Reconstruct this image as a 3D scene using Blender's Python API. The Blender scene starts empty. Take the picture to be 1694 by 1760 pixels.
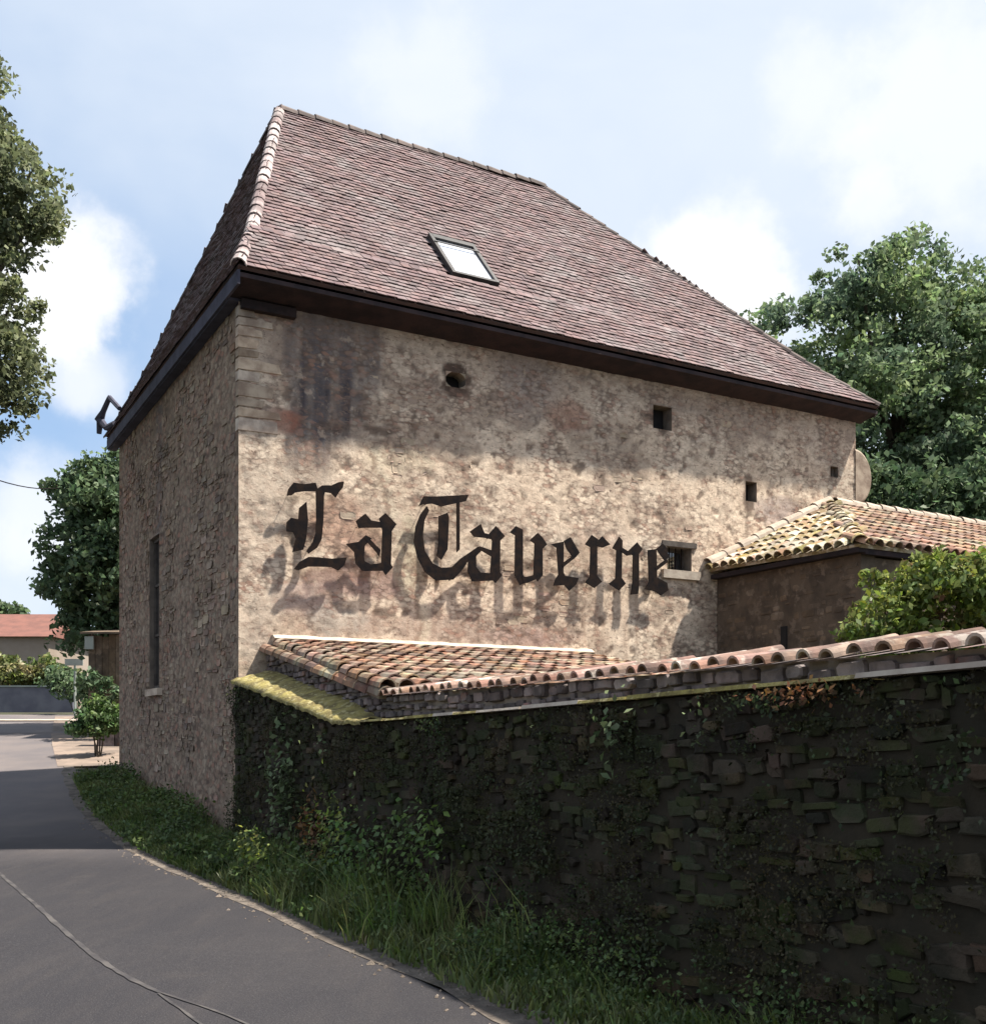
import bpy, bmesh, math, random
import numpy as np
from mathutils import Vector, Matrix, noise
random.seed(7); np.random.seed(7)
C = bpy.context.scene.collection
sc = bpy.context.scene
# ------------------------------------------------------------------ camera
F, CX, HY = 1860.0, 847.0, 1263.0          # focal length, centre column and eye line, in photograph pixels
cam = bpy.data.cameras.new('camera'); co = bpy.data.objects.new('camera', cam); C.objects.link(co)
cam.sensor_fit = 'HORIZONTAL'; cam.sensor_width = 36.0; cam.lens = F/1694*36
cam.shift_x = 0.0; cam.shift_y = (HY-880)/1694
cam.clip_start = 0.1; cam.clip_end = 3000
co.location = (0, 0, 0); co.rotation_euler = (math.radians(90), 0, 0)
sc.camera = co
# ------------------------------------------------------------------ place frame of the house
TH = math.atan2(.491, .871); CT, ST = math.cos(TH), math.sin(TH)
X0, Y0 = -3.289, 14.0
D1 = Vector((CT, ST, 0)); D2 = Vector((-ST, CT, 0)); NF = -D2
# ------------------------------------------------------------------ sun, sky, exposure
sunv = (NF*1.0 + D1*1.8 + Vector((0, 0, 3.7))).normalized()
el = math.asin(sunv.z); az = math.atan2(sunv.x, sunv.y)
sun = bpy.data.lights.new('sun', 'SUN'); sun.energy = 5.0; sun.angle = math.radians(1.6); sun.color = (1, .93, .82)
so = bpy.data.objects.new('sun', sun); C.objects.link(so); so.rotation_euler = sunv.to_track_quat('Z', 'Y').to_euler()
so.location = (20, 0, 40)
sc.view_settings.view_transform = 'Standard'; sc.view_settings.look = 'None'
sc.view_settings.exposure = 1.24; sc.view_settings.gamma = 1.0; sc.view_settings.use_curve_mapping = False
W = bpy.data.worlds.new('World'); sc.world = W; W.use_nodes = True

class NT:
    def __init__(s, tree): s.t = tree; s.n = tree.nodes; s.l = tree.links
    def node(s, ty, **k):
        n = s.n.new(ty)
        for a, v in k.items():
            if a == 'inp':
                for i, x in v.items():
                    if isinstance(x, bpy.types.NodeSocket): s.l.new(x, n.inputs[i])
                    else: n.inputs[i].default_value = x
            else: setattr(n, a, v)
        return n
    def math(s, op, a, b=0.0, clamp=False): return s.node('ShaderNodeMath', operation=op, use_clamp=clamp, inp={0: a, 1: b}).outputs[0]
    def vmath(s, op, a, b): return s.node('ShaderNodeVectorMath', operation=op, inp={0: a, 1: b})
    def noise(s, vec, scale, detail=4.0, rough=.55, dist=0.0):
        return s.node('ShaderNodeTexNoise', inp={'Vector': vec, 'Scale': scale, 'Detail': detail, 'Roughness': rough, 'Distortion': dist}).outputs['Fac']
    def step(s, x, a, b):
        return s.node('ShaderNodeMapRange', interpolation_type='SMOOTHSTEP', inp={0: x, 1: a, 2: b, 3: 0.0, 4: 1.0}).outputs[0]
    def mix(s, f, a, b, mode='MIX'):
        n = s.node('ShaderNodeMix', data_type='RGBA', blend_type=mode); n.clamp_factor = True
        for i, x in ((0, f), (6, a), (7, b)):
            if isinstance(x, bpy.types.NodeSocket): s.l.new(x, n.inputs[i])
            elif i == 0: n.inputs[0].default_value = x
            else: n.inputs[i].default_value = (*x, 1) if len(x) == 3 else x
        return n.outputs[2]

w = NT(W.node_tree); w.n.clear()
out = w.node('ShaderNodeOutputWorld'); bg = w.node('ShaderNodeBackground'); bg.inputs[1].default_value = 0.07
sky = w.node('ShaderNodeTexSky', sky_type='NISHITA', sun_disc=False, sun_elevation=el, sun_rotation=az, altitude=200, air_density=1.0, dust_density=1.2, ozone_density=1.5)
tc = w.node('ShaderNodeTexCoord').outputs['Generated']
def pdir(px, py): return Vector(((px-CX)/F, 1, (HY-py)/F)).normalized()
warp = w.noise(tc, 3.0, 5)
st = w.node('ShaderNodeMapping', inp={'Vector': tc, 'Rotation': (0, .3, .2), 'Scale': (1, 1, 2.6)}).outputs[0]
veil = w.noise(st, 2.3, 6, .55, .3)
# a thin bright veil over most of the sky, thinner low in the left, where the blue shows
hole = w.vmath('DISTANCE', tc, tuple(pdir(150, 690))).outputs['Value']
hole = w.math('ADD', hole, w.math('MULTIPLY', w.math('SUBTRACT', warp, .5), .35))
hole = w.step(hole, .06, .36)
vf = w.math('ADD', w.math('MULTIPLY', w.step(veil, .3, .68), .24), w.math('MULTIPLY', hole, .74), True)
cloudc = (5.0, 5.5, 6.2)
colr = w.mix(w.math('SUBTRACT', .62, w.math('MULTIPLY', w.step(w.node('ShaderNodeSeparateXYZ', inp={0: tc}).outputs[1], .72, .35), .34)), sky.outputs[0], (2.7, 4.0, 6.0))
away = w.step(w.node('ShaderNodeSeparateXYZ', inp={0: tc}).outputs[1], .72, .35)     # unseen sky outside the picture: veil thinned to tune the fill light, broken cloud
vf = w.math('MULTIPLY', vf, w.math('SUBTRACT', 1.0, w.math('MULTIPLY', away, .25)))
colr = w.mix(vf, colr, cloudc)
fine = w.noise(tc, 9.0, 6, .6); fine2 = w.noise(tc, 22.0, 5, .6)
for (px, py, r, st_) in ((92, 462, .062, 1), (60, 530, .045, .9), (128, 500, .04, .8), (1215, 465, .062, 1), (1180, 430, .03, .8), (1262, 520, .05, .95), (1400, 165, .05, .5), (1640, 200, .1, .6), (740, 150, .06, .4), (160, 655, .035, .5), (40, 890, .045, .5), (1500, 350, .03, .45), (120, 660, .03, .45), (90, 860, .05, .4), (20, 1000, .05, .35)):
    d = w.vmath('DISTANCE', tc, tuple(pdir(px, py))).outputs['Value']
    d = w.math('ADD', d, w.math('MULTIPLY', w.math('SUBTRACT', fine, .5), r*1.5))
    d = w.math('ADD', d, w.math('MULTIPLY', w.math('SUBTRACT', fine2, .5), r*.9))
    m = w.math('MULTIPLY', w.step(d, r*1.25, r*.45), st_)
    colr = w.mix(m, colr, (6.5, 6.6, 6.8))
# the same kinds of cloud everywhere else
cl = w.step(w.noise(st, 4.0, 7, .6, .2), .60, .72)
colr = w.mix(w.math('MULTIPLY', w.math('MULTIPLY', cl, .8), away), colr, (6.5, 6.6, 6.8))
w.l.new(colr, bg.inputs[0]); w.l.new(bg.outputs[0], out.inputs[0])

# ------------------------------------------------------------------ helpers
OFF = {}
def HL(t, s, z): return Vector((X0, Y0, 0)) + D1*t + D2*s + Vector((0, 0, z))
def toh(P): v = Vector(P)-Vector((X0, Y0, 0)); return (v.dot(D1), v.dot(D2), v.z)
def fp(px, py, u=0.0):
    """point of the front wall (pushed out by u) that a photograph pixel falls on -> t, z"""
    r = (px-CX)/F; x0 = X0+ST*u; y0 = Y0-CT*u
    t = (y0*r-x0)/(CT-ST*r); Y = y0+ST*t
    return t, (HY-py)/F*Y
def gz(Y):
    k = (Y-14.0)/1.6
    sp = 1.6*math.log1p(math.exp(min(k, 30))) if k < 30 else Y-14.0
    k2 = (Y-38.0)/2.0
    sp2 = 2.0*math.log1p(math.exp(min(k2, 30))) if k2 < 30 else Y-38.0
    return -1.6 + .105*(sp-sp2)
def gp(px, py):
    lo, hi = 2.0, 200.0; a = (HY-py)/F
    # first hit from the near side
    Y = 2.0
    while a*Y > gz(Y) and Y < 80: Y += .01
    return ((px-CX)/F*Y, Y)
def tag(o, label, cat, group=None):
    o['label'] = label; o['category'] = cat
    if group: o['group'] = group
    return o
def empty(name, label, cat, frame='world', at=(0, 0, 0), group=None, rz=0.0):
    o = bpy.data.objects.new(name, None); C.objects.link(o); o.empty_display_size = .3
    if frame == 'house': o.location = HL(*at); o.rotation_euler = (0, 0, TH)
    else: o.location = at; o.rotation_euler = (0, 0, rz)
    OFF[o.name] = Vector(at); o.update_tag()
    return tag(o, label, cat, group)
def off_of(parent):
    if parent is None: return Vector((0, 0, 0))
    p = parent
    while p.parent: p = p.parent
    return OFF.get(p.name, Vector((0, 0, 0)))
def newobj(name, me, parent=None):
    o = bpy.data.objects.new(name, me); C.objects.link(o)
    if parent: o.parent = parent
    return o
class MB:
    def __init__(s): s.v = []; s.f = []; s.r = []
    def add(s, vs, fs, r=0.0):
        k = len(s.v); s.v += [tuple(p) for p in vs]; s.f += [tuple(i+k for i in f) for f in fs]; s.r += [r]*len(fs); return s
    def box(s, a, b, r=0.0):
        x0, y0, z0 = a; x1, y1, z1 = b
        return s.add([(x0,y0,z0),(x1,y0,z0),(x1,y1,z0),(x0,y1,z0),(x0,y0,z1),(x1,y0,z1),(x1,y1,z1),(x0,y1,z1)],
            [(0,3,2,1),(4,5,6,7),(0,1,5,4),(1,2,6,5),(2,3,7,6),(3,0,4,7)], r)
    def hexa(s, lo, hi, r=0.0):
        return s.add(list(lo)+list(hi), [(0,3,2,1),(4,5,6,7),(0,1,5,4),(1,2,6,5),(2,3,7,6),(3,0,4,7)], r)
    def slab(s, poly, nrm, th, r=0.0):
        n = len(poly); N = Vector(nrm)*th
        a = [Vector(p) for p in poly]; b = [p-N for p in a]
        return s.add(a+b, [tuple(range(n)), tuple(range(2*n-1, n-1, -1))]+[(i, i+n, (i+1) % n+n, (i+1) % n) for i in range(n)], r)
    def tube(s, pts, rad, n=6, r=0.0):
        pts = [Vector(p) for p in pts]; vs = []; m = len(pts)
        rr = rad if isinstance(rad, (list, tuple)) else [rad]*m
        for i, p in enumerate(pts):
            d = (pts[min(i+1, m-1)]-pts[max(i-1, 0)]).normalized()
            a = d.cross(Vector((0, 0, 1)) if abs(d.z) < .9 else Vector((1, 0, 0))).normalized(); b = d.cross(a)
            for k in range(n):
                q = 2*math.pi*k/n; vs.append(p+(a*math.cos(q)+b*math.sin(q))*rr[i])
        fs = [(i*n+k, i*n+(k+1) % n, (i+1)*n+(k+1) % n, (i+1)*n+k) for i in range(m-1) for k in range(n)]
        fs += [tuple(range(n)), tuple(range(m*n-1, (m-1)*n-1, -1))]
        return s.add(vs, fs, r)
    def mesh(s, name, m, o=Vector((0, 0, 0)), smooth=False):
        me = bpy.data.meshes.new(name); me.from_pydata([(v[0]-o.x, v[1]-o.y, v[2]-o.z) for v in s.v], [], s.f)
        at = me.attributes.new('rnd', 'FLOAT', 'FACE'); at.data.foreach_set('value', s.r)
        if smooth: me.polygons.foreach_set('use_smooth', [True]*len(me.polygons))
        if m: me.materials.append(m)
        me.validate(); me.update()
        return me
    def build(s, name, m, parent=None, smooth=False, kind=None):
        o = newobj(name, s.mesh(name, m, off_of(parent), smooth), parent)
        if kind: o['kind'] = kind
        return o
def face_mat(O, U, V, N):
    return Matrix(((U[0], V[0], N[0], O[0]), (U[1], V[1], N[1], O[1]), (U[2], V[2], N[2], O[2]), (0, 0, 0, 1)))
def camdist(frame, p):
    q = HL(*p) if frame == 'house' else Vector(p)
    return q.length
def place_pieces(mats, template, name, m, parent, n_parts, frame='house', jitter=0.0, stuffname=None):
    """the nearest n as objects sharing one mesh, the rest joined into one part"""
    mats = sorted(mats, key=lambda M: camdist(frame, M.translation))
    me = template.mesh(name, m); o0 = off_of(parent)
    for M in mats[:n_parts]:
        o = newobj(name, me, parent); o.matrix_basis = Matrix.Translation(-o0) @ M
    if len(mats) > n_parts:
        b = MB(); tv = [Vector(v) for v in template.v]
        for M in mats[n_parts:]: b.add([M @ v for v in tv], template.f, random.random())
        b.build(stuffname or name, m, parent, kind='stuff')
def place_stones(lst, name, m, parent, n_parts, frame='house', stuffname=None):
    lst = sorted(lst, key=lambda q: camdist(frame, q[3]))
    for vs, fs, r, c in lst[:n_parts]:
        MB().add(vs, fs, r).build(name, m, parent)
    if len(lst) > n_parts:
        b = MB()
        for vs, fs, r, c in lst[n_parts:]: b.add(vs, fs, r)
        b.build(stuffname or name, m, parent, kind='stuff')
def rubble(O, U, V, N, ul, vlo, vhi, hr, wr, dr, skip=None, keep=None, gap=.02, u0=0.0, lay=1.0, irr=1.0):
    O, U, V, N = map(Vector, (O, U, V, N)); L = []
    vmin = min(vlo(u0+ul*k/60) for k in range(61)); vmax = max(vhi(u0+ul*k/60) for k in range(61)); v = vmin
    while v < vmax:
        h = random.uniform(*hr); u = u0-random.uniform(0, wr[0])
        while u < u0+ul:
            wd = random.uniform(*wr)*(h/((hr[0]+hr[1])/2))**.4; a, b = max(u, u0), min(u+wd, u0+ul); u += wd
            if b-a < .06: continue
            cm = (a+b)/2; dv = random.uniform(-.03, .03)*lay+.035*lay*math.sin(cm*1.7+v)
            lo, hi = max(v+dv, vlo(cm)), min(v+h+dv+random.uniform(-.03, .02)*lay, vhi(cm))
            if hi-lo < .045: continue
            if skip and skip(a, b, lo, hi): continue
            if keep and not keep(cm, (lo+hi)/2): continue
            g = gap*random.uniform(.6, 1.5); j = min(.03, (hi-lo)*.16)
            R = lambda: random.uniform(-j, j)
            x0, x1, y0, y1 = a+g/2, b-g/2, lo+g/2, hi-g/2; c = min(x1-x0, y1-y0)*random.uniform(.18, .32)
            j *= irr
            ring = [(x0+c+R(), y0), (x1-c+R(), y0+abs(R())*.5), (x1, y0+c+R()), (x1-abs(R())*.6, y1-c), (x1-c+R(), y1), (x0+c, y1-abs(R())*.5), (x0, y1-c+R()), (x0+abs(R())*.6, y0+c)]
            d = random.uniform(*dr); q = .75
            cx_, cy_ = (x0+x1)/2, (y0+y1)/2; ro = random.gauss(0, .05*(irr-1)); ring = [(cx_+(x-cx_)-(y-cy_)*ro, cy_+(y-cy_)+(x-cx_)*ro) for x, y in ring]; tl = [random.uniform(-.35, .35)*d for _ in range(2)]
            mid = [(cx_+(x-cx_)*.94, cy_+(y-cy_)*.94) for x, y in ring]; top = [(cx_+(x-cx_)*q, cy_+(y-cy_)*q) for x, y in ring]
            vs = [O+U*x+V*y-N*.02 for x, y in ring]+[O+U*x+V*y+N*d*.6 for x, y in mid]
            vs += [O+U*x+V*y+N*(d+tl[0]*(x-cx_)/max(x1-x0, .01)+tl[1]*(y-cy_)/max(y1-y0, .01)) for x, y in top]
            fs = [(i, (i+1) % 8, 8+(i+1) % 8, 8+i) for i in range(8)]+[(8+i, 8+(i+1) % 8, 16+(i+1) % 8, 16+i) for i in range(8)]+[tuple(range(16, 24))]
            L.append((vs, fs, random.random(), O+U*cx_+V*cy_))
        v += h
    return L

# ------------------------------------------------------------------ materials
def mat(name, c1, c2, scale=3.0, c3=None, scale3=1.0, th3=(.5, .6), rough=.9, bump=.3, bscale=30.0, rnd=.5, spec=.25, hue=0.0, lo=.35, hi=.65, trans=0.0, metal=0.0, dist=.01):
    m = bpy.data.materials.new(name); m.use_nodes = True; q = NT(m.node_tree); q.n.clear()
    pos = q.node('ShaderNodeNewGeometry').outputs['Position']
    col = q.mix(q.step(q.noise(pos, scale, 5, .6), lo, hi), c1, c2)
    if c3: col = q.mix(q.step(q.noise(pos, scale3, 5, .65), *th3), col, c3)
    a = q.node('ShaderNodeAttribute', attribute_name='rnd').outputs['Fac']
    r = q.math('FRACT', q.math('ADD', a, q.node('ShaderNodeObjectInfo').outputs['Random']))
    hs = q.node('ShaderNodeHueSaturation', inp={'Hue': q.math('ADD', .5, q.math('MULTIPLY', q.math('SUBTRACT', q.math('FRACT', q.math('MULTIPLY', r, 7.31)), .5), hue)),
        'Saturation': q.math('ADD', 1-rnd*.25, q.math('MULTIPLY', q.math('FRACT', q.math('MULTIPLY', r, 13.7)), rnd*.5)),
        'Value': q.math('ADD', 1-rnd*.6, q.math('MULTIPLY', r, rnd*1.2)), 'Color': col})
    out = q.node('ShaderNodeOutputMaterial')
    if trans:
        d = q.node('ShaderNodeBsdfDiffuse', inp={'Color': hs.outputs[0]}); t = q.node('ShaderNodeBsdfTranslucent', inp={'Color': hs.outputs[0]})
        g = q.node('ShaderNodeBsdfGlossy', inp={'Color': (1, 1, 1, 1), 'Roughness': .45})
        mx = q.node('ShaderNodeMixShader', inp={0: trans, 1: d.outputs[0], 2: t.outputs[0]})
        mx = q.node('ShaderNodeMixShader', inp={0: .012, 1: mx.outputs[0], 2: g.outputs[0]})
        q.l.new(mx.outputs[0], out.inputs[0]); return m
    p = q.node('ShaderNodeBsdfPrincipled', inp={'Base Color': hs.outputs[0], 'Roughness': rough, 'Specular IOR Level': spec, 'Metallic': metal})
    if bump:
        b = q.node('ShaderNodeBump', inp={'Strength': bump, 'Distance': dist, 'Height': q.noise(pos, bscale, 6, .65)})
        q.l.new(b.outputs[0], p.inputs['Normal'])
    q.l.new(p.outputs[0], out.inputs[0]); return m
def colmat(name, rough=.95, bump=.6, bscale=26.0, s1=40.0, s2=9.0, amt=.75, cells=.66, csc=(11, 11, 20), cells_lo=.22):
    """base colour from the wall's own weathering attribute, broken up by fine grain"""
    m = bpy.data.materials.new(name); m.use_nodes = True; q = NT(m.node_tree); q.n.clear()
    pos = q.node('ShaderNodeNewGeometry').outputs['Position']
    a = q.node('ShaderNodeAttribute', attribute_name='Col').outputs['Color']
    n = q.noise(pos, s1, 5, .7); n2 = q.noise(pos, s2, 6, .65)
    v = q.math('ADD', q.math('MULTIPLY', n, amt), q.math('MULTIPLY', n2, amt)); v = q.math('ADD', v, 1-amt)
    wp_ = q.vmath('ADD', q.node('ShaderNodeMapping', inp={'Vector': pos, 'Scale': csc}).outputs[0], q.node('ShaderNodeTexNoise', inp={'Vector': pos, 'Scale': 7.0, 'Detail': 3.0}).outputs['Color']).outputs[0]
    vo = q.node('ShaderNodeTexVoronoi', inp={'Vector': wp_, 'Scale': 1.0}); cr = q.node('ShaderNodeSeparateColor', inp={0: vo.outputs['Color']})
    gate = q.math('MULTIPLY', q.math('ADD', cells_lo, q.math('MULTIPLY', q.step(q.noise(pos, 1.7, 7, .7), .44, .58), 1.0-cells_lo)), cells)
    hs = q.node('ShaderNodeHueSaturation', inp={'Value': v, 'Color': a})
    a2 = q.mix(q.math('MULTIPLY', gate, q.step(cr.outputs[0], .35, .9)), hs.outputs[0], (.24, .165, .125))
    a2 = q.mix(q.math('MULTIPLY', gate, q.step(cr.outputs[1], .62, .95)), a2, (.31, .175, .13))
    a2 = q.mix(q.math('MULTIPLY', q.math('MULTIPLY', gate, .8), q.step(cr.outputs[2], .60, .95)), a2, hs.outputs[0])
    a2 = q.mix(q.math('MULTIPLY', gate, q.math('MULTIPLY', q.step(vo.outputs['Distance'], .42, .75), .9)), a2, (.11, .08, .065))
    col = q.mix(q.step(q.noise(pos, 15.0, 6, .7), .60, .69), a2, (.14, .10, .08))
    fl = q.node('ShaderNodeMapping', inp={'Vector': pos, 'Scale': (6, 6, 19)}).outputs[0]
    col = q.mix(q.math('MULTIPLY', q.step(q.noise(fl, 1.4, 5, .65), .56, .66), .75), col, (.20, .145, .115))
    col = q.mix(q.math('MULTIPLY', q.step(q.noise(pos, 6.0, 5, .6), .58, .7), .5), col, (.52, .42, .33))
    p = q.node('ShaderNodeBsdfPrincipled', inp={'Base Color': col, 'Roughness': rough, 'Specular IOR Level': .15})
    b = q.node('ShaderNodeBump', inp={'Strength': bump, 'Distance': .012, 'Height': q.noise(pos, bscale, 6, .7)})
    q.l.new(b.outputs[0], p.inputs['Normal'])
    out = q.node('ShaderNodeOutputMaterial'); q.l.new(p.outputs[0], out.inputs[0]); return m
M = dict(
 facade=colmat('weathered_render'), gable=colmat('weathered_rubble', bump=.9, cells=1.0, csc=(8, 8, 14), cells_lo=.5),
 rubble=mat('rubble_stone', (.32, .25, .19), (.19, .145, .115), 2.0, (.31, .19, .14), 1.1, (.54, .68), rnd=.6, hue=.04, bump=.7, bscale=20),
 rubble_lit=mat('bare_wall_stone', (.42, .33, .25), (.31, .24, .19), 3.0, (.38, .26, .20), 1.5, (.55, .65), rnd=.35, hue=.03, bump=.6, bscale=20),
 brickq=mat('pale_quoin', (.46, .38, .30), (.24, .18, .14), 3.0, rnd=.75, bump=.5),
 mortar=mat('mortar', (.20, .165, .135), (.12, .10, .085), 4.0, rnd=0, bump=.6),
 pale=mat('pale_lime', (.44, .38, .31), (.33, .27, .22), 6.0, rnd=.2, bump=.5, bscale=25),
 tile=mat('plain_roof_tile', (.170, .115, .112), (.128, .094, .098), 6.0, (.185, .160, .160), 1.4, (.44, .72), rnd=.42, hue=.02, bump=.4, bscale=40),
 tileb=mat('tile_underlay', (.09, .055, .05), (.06, .045, .045), 3.0, rnd=0),
 hip=mat('mortared_hip_tile', (.40, .35, .34), (.135, .10, .10), 1.5, rnd=.7, bump=.5),
 ridge=mat('dark_ridge_tile', (.15, .12, .11), (.09, .075, .072), 4.0, rnd=.5, bump=.4),
 canal=mat('canal_tile', (.275, .165, .115), (.165, .105, .08), 6.0, (.30, .26, .19), 2.4, (.48, .64), rnd=.85, hue=.03, bump=.4, bscale=30),
 coping=mat('weathered_coping_tile', (.24, .15, .115), (.13, .09, .075), 7.0, (.36, .31, .26), 5.0, (.52, .62), rnd=.7, hue=.03, bump=.5, bscale=30),
 moss=mat('mossy_canal_tile', (.20, .16, .065), (.25, .175, .115), 3.5, (.46, .40, .31), 4.0, (.46, .58), rnd=.7, hue=.05, bump=.8, bscale=25),
 lichen=mat('lichen_crust', (.31, .26, .085), (.14, .11, .045), 6.0, (.38, .33, .16), 14.0, (.52, .62), rnd=.2, bump=1.0, bscale=40, dist=.02),
 wood=mat('dark_eave_wood', (.042, .028, .030), (.022, .017, .020), 4.0, rnd=.4, bump=.3),
 soffit=mat('blue_grey_eave_board', (.075, .075, .105), (.045, .045, .065), 3.0, rnd=.4, bump=.3),
 iron=mat('blackened_iron', (.006, .005, .006), (.016, .010, .008), 9.0, rnd=.1, rough=.8, bump=.3, spec=.08),
 frame=mat('skylight_frame', (.05, .045, .045), (.03, .03, .03), 4.0, rnd=0, rough=.5, metal=0.0),
 winwood=mat('old_window_wood', (.10, .085, .075), (.06, .05, .045), 8.0, rnd=.2),
 dark=mat('unlit_interior', (.012, .011, .012), (.02, .018, .018), 3.0, rnd=0, bump=0),
 gwall=mat('dark_mossy_stone', (.056, .040, .026), (.020, .017, .010), 3.5, (.028, .032, .011), 1.3, (.44, .58), rnd=.9, hue=.05, bump=.8, bscale=18, dist=.02),
 gcore=mat('garden_wall_joint', (.024, .020, .013), (.036, .028, .018), 5.0, rnd=0, bump=.6),
 band=mat('grey_rubble_band', (.19, .155, .15), (.085, .07, .07), 6.0, (.20, .11, .09), 2.0, (.56, .68), rnd=.8, hue=.03, bump=.7, bscale=20),
 brown=mat('brown_earth_render', (.15, .108, .074), (.085, .062, .045), 3.0, (.19, .14, .10), 5.0, (.52, .64), rnd=.4, bump=.7, bscale=14),
 road=None,
 seam=mat('worn_line_paint', (.078, .072, .070), (.034, .032, .035), 3.0, rnd=0, bump=.2),
 gravel=mat('pale_grit', (.20, .165, .135), (.10, .082, .07), 5.0, (.09, .08, .06), 2.5, (.55, .7), rnd=.5, bump=.9, bscale=60, dist=.02),
 sand=mat('sandy_forecourt', (.24, .185, .15), (.15, .12, .10), 1.5, rnd=0, bump=.6, bscale=30),
 leaft=mat('tall_tree_leaf', (.21, .28, .13), (.105, .155, .10), .45, rnd=.8, hue=.04, trans=.45),
 weedl=mat('weed_leaf', (.12, .165, .058), (.07, .105, .042), 1.6, (.14, .13, .06), 2.3, (.6, .7), rnd=.8, hue=.05, trans=.3),
 ivyl=mat('wall_ivy_leaf', (.030, .048, .018), (.045, .050, .024), 2.0, rnd=.8, hue=.05, trans=.2),
 tallg=mat('tall_grass_stalk', (.13, .19, .055), (.19, .21, .085), 1.5, (.20, .16, .085), 2.2, (.58, .7), rnd=.7, hue=.05, trans=.35),
 moss_leaf=mat('wall_moss_leaf', (.026, .034, .012), (.050, .040, .020), 1.2, rnd=.7, hue=.04, trans=.15),
 earth=mat('earth_and_turf', (.05, .055, .028), (.035, .03, .02), 1.5, rnd=0, bump=.8, bscale=20),
 grass=mat('grass_blade', (.10, .145, .045), (.16, .18, .07), 1.3, (.28, .23, .12), 2.2, (.6, .72), rnd=.8, hue=.05, trans=.35),
 leafd=mat('dark_leaf', (.075, .12, .065), (.12, .17, .085), 1.2, rnd=.7, hue=.04, trans=.3),
 leafr=mat('fresh_leaf', (.135, .200, .065), (.070, .125, .055), .7, rnd=.8, hue=.04, trans=.35),
 leafl=mat('olive_leaf', (.20, .225, .12), (.12, .145, .085), .8, rnd=.7, hue=.04, trans=.45),
 leafs=mat('shrub_leaf', (.22, .26, .07), (.14, .19, .055), 2.0, (.20, .12, .06), 2.6, (.55, .68), rnd=.8, hue=.06, trans=.35),
 leafp=mat('pale_creeper_leaf', (.16, .20, .10), (.10, .14, .065), 4.0, rnd=.6, hue=.04, trans=.3),
 dry=mat('dry_brown_leaf', (.20, .10, .045), (.12, .07, .035), 4.0, rnd=.6, hue=.04, trans=.3),
 leafy=mat('hedge_leaf', (.16, .18, .06), (.11, .15, .05), .8, (.26, .23, .12), .9, (.5, .62), rnd=.7, hue=.05, trans=.3),
 bark=mat('bark', (.10, .08, .06), (.055, .045, .035), 4.0, rnd=.2, bump=.8, bscale=12),
 farroof=mat('far_red_tile', (.16, .075, .06), (.12, .06, .05), 2.0, rnd=.3),
 farwall=mat('far_house_wall', (.33, .28, .24), (.27, .22, .18), .8, rnd=.2),
 bluewall=mat('blue_grey_wall', (.17, .17, .20), (.12, .12, .15), 1.5, rnd=.2),
 signm=mat('faded_sign_board', (.30, .33, .30), (.24, .27, .25), 2.0, rnd=.1),
 hill=mat('far_hill', (.05, .075, .035), (.07, .09, .04), .05, rnd=0, bump=0),
)
def roadmat():
    m = bpy.data.materials.new('asphalt'); m.use_nodes = True; q = NT(m.node_tree); q.n.clear()
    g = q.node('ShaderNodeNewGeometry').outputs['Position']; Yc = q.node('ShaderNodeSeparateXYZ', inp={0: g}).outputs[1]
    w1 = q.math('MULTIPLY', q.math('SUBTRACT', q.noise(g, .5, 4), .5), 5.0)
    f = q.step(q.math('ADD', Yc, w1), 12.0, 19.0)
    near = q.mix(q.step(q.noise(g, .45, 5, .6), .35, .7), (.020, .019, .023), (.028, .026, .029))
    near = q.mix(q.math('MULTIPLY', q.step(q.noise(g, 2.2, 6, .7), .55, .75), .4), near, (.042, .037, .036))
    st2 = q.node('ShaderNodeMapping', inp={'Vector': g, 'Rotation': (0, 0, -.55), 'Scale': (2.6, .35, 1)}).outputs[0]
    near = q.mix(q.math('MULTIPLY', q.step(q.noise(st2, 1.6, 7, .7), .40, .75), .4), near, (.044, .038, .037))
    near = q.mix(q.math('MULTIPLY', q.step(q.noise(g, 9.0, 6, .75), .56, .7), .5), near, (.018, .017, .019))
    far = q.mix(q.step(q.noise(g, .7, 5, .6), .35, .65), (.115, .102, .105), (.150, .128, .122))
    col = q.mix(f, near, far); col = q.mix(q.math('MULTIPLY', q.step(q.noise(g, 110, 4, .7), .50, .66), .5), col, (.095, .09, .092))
    p = q.node('ShaderNodeBsdfPrincipled', inp={'Base Color': col, 'Roughness': .88, 'Specular IOR Level': .25})
    b = q.node('ShaderNodeBump', inp={'Strength': .8, 'Distance': .008, 'Height': q.noise(g, 70, 6, .7)}); q.l.new(b.outputs[0], p.inputs['Normal'])
    out = q.node('ShaderNodeOutputMaterial'); q.l.new(p.outputs[0], out.inputs[0]); return m
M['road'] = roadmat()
def glass(name, col, rough):
    m = bpy.data.materials.new(name); m.use_nodes = True; p = m.node_tree.nodes['Principled BSDF']
    p.inputs['Base Color'].default_value = (*col, 1); p.inputs['Roughness'].default_value = rough; p.inputs['Specular IOR Level'].default_value = 1.0
    p.inputs['Coat Weight'].default_value = 1.0; p.inputs['Coat Roughness'].default_value = .02
    return m
M['glass'] = glass('dark_pane', (.02, .022, .025), .05)
M['pale_pane'] = glass('pale_skylight_pane', (.55, .57, .62), .08)  # skylight pane, one even pale base colour

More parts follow.
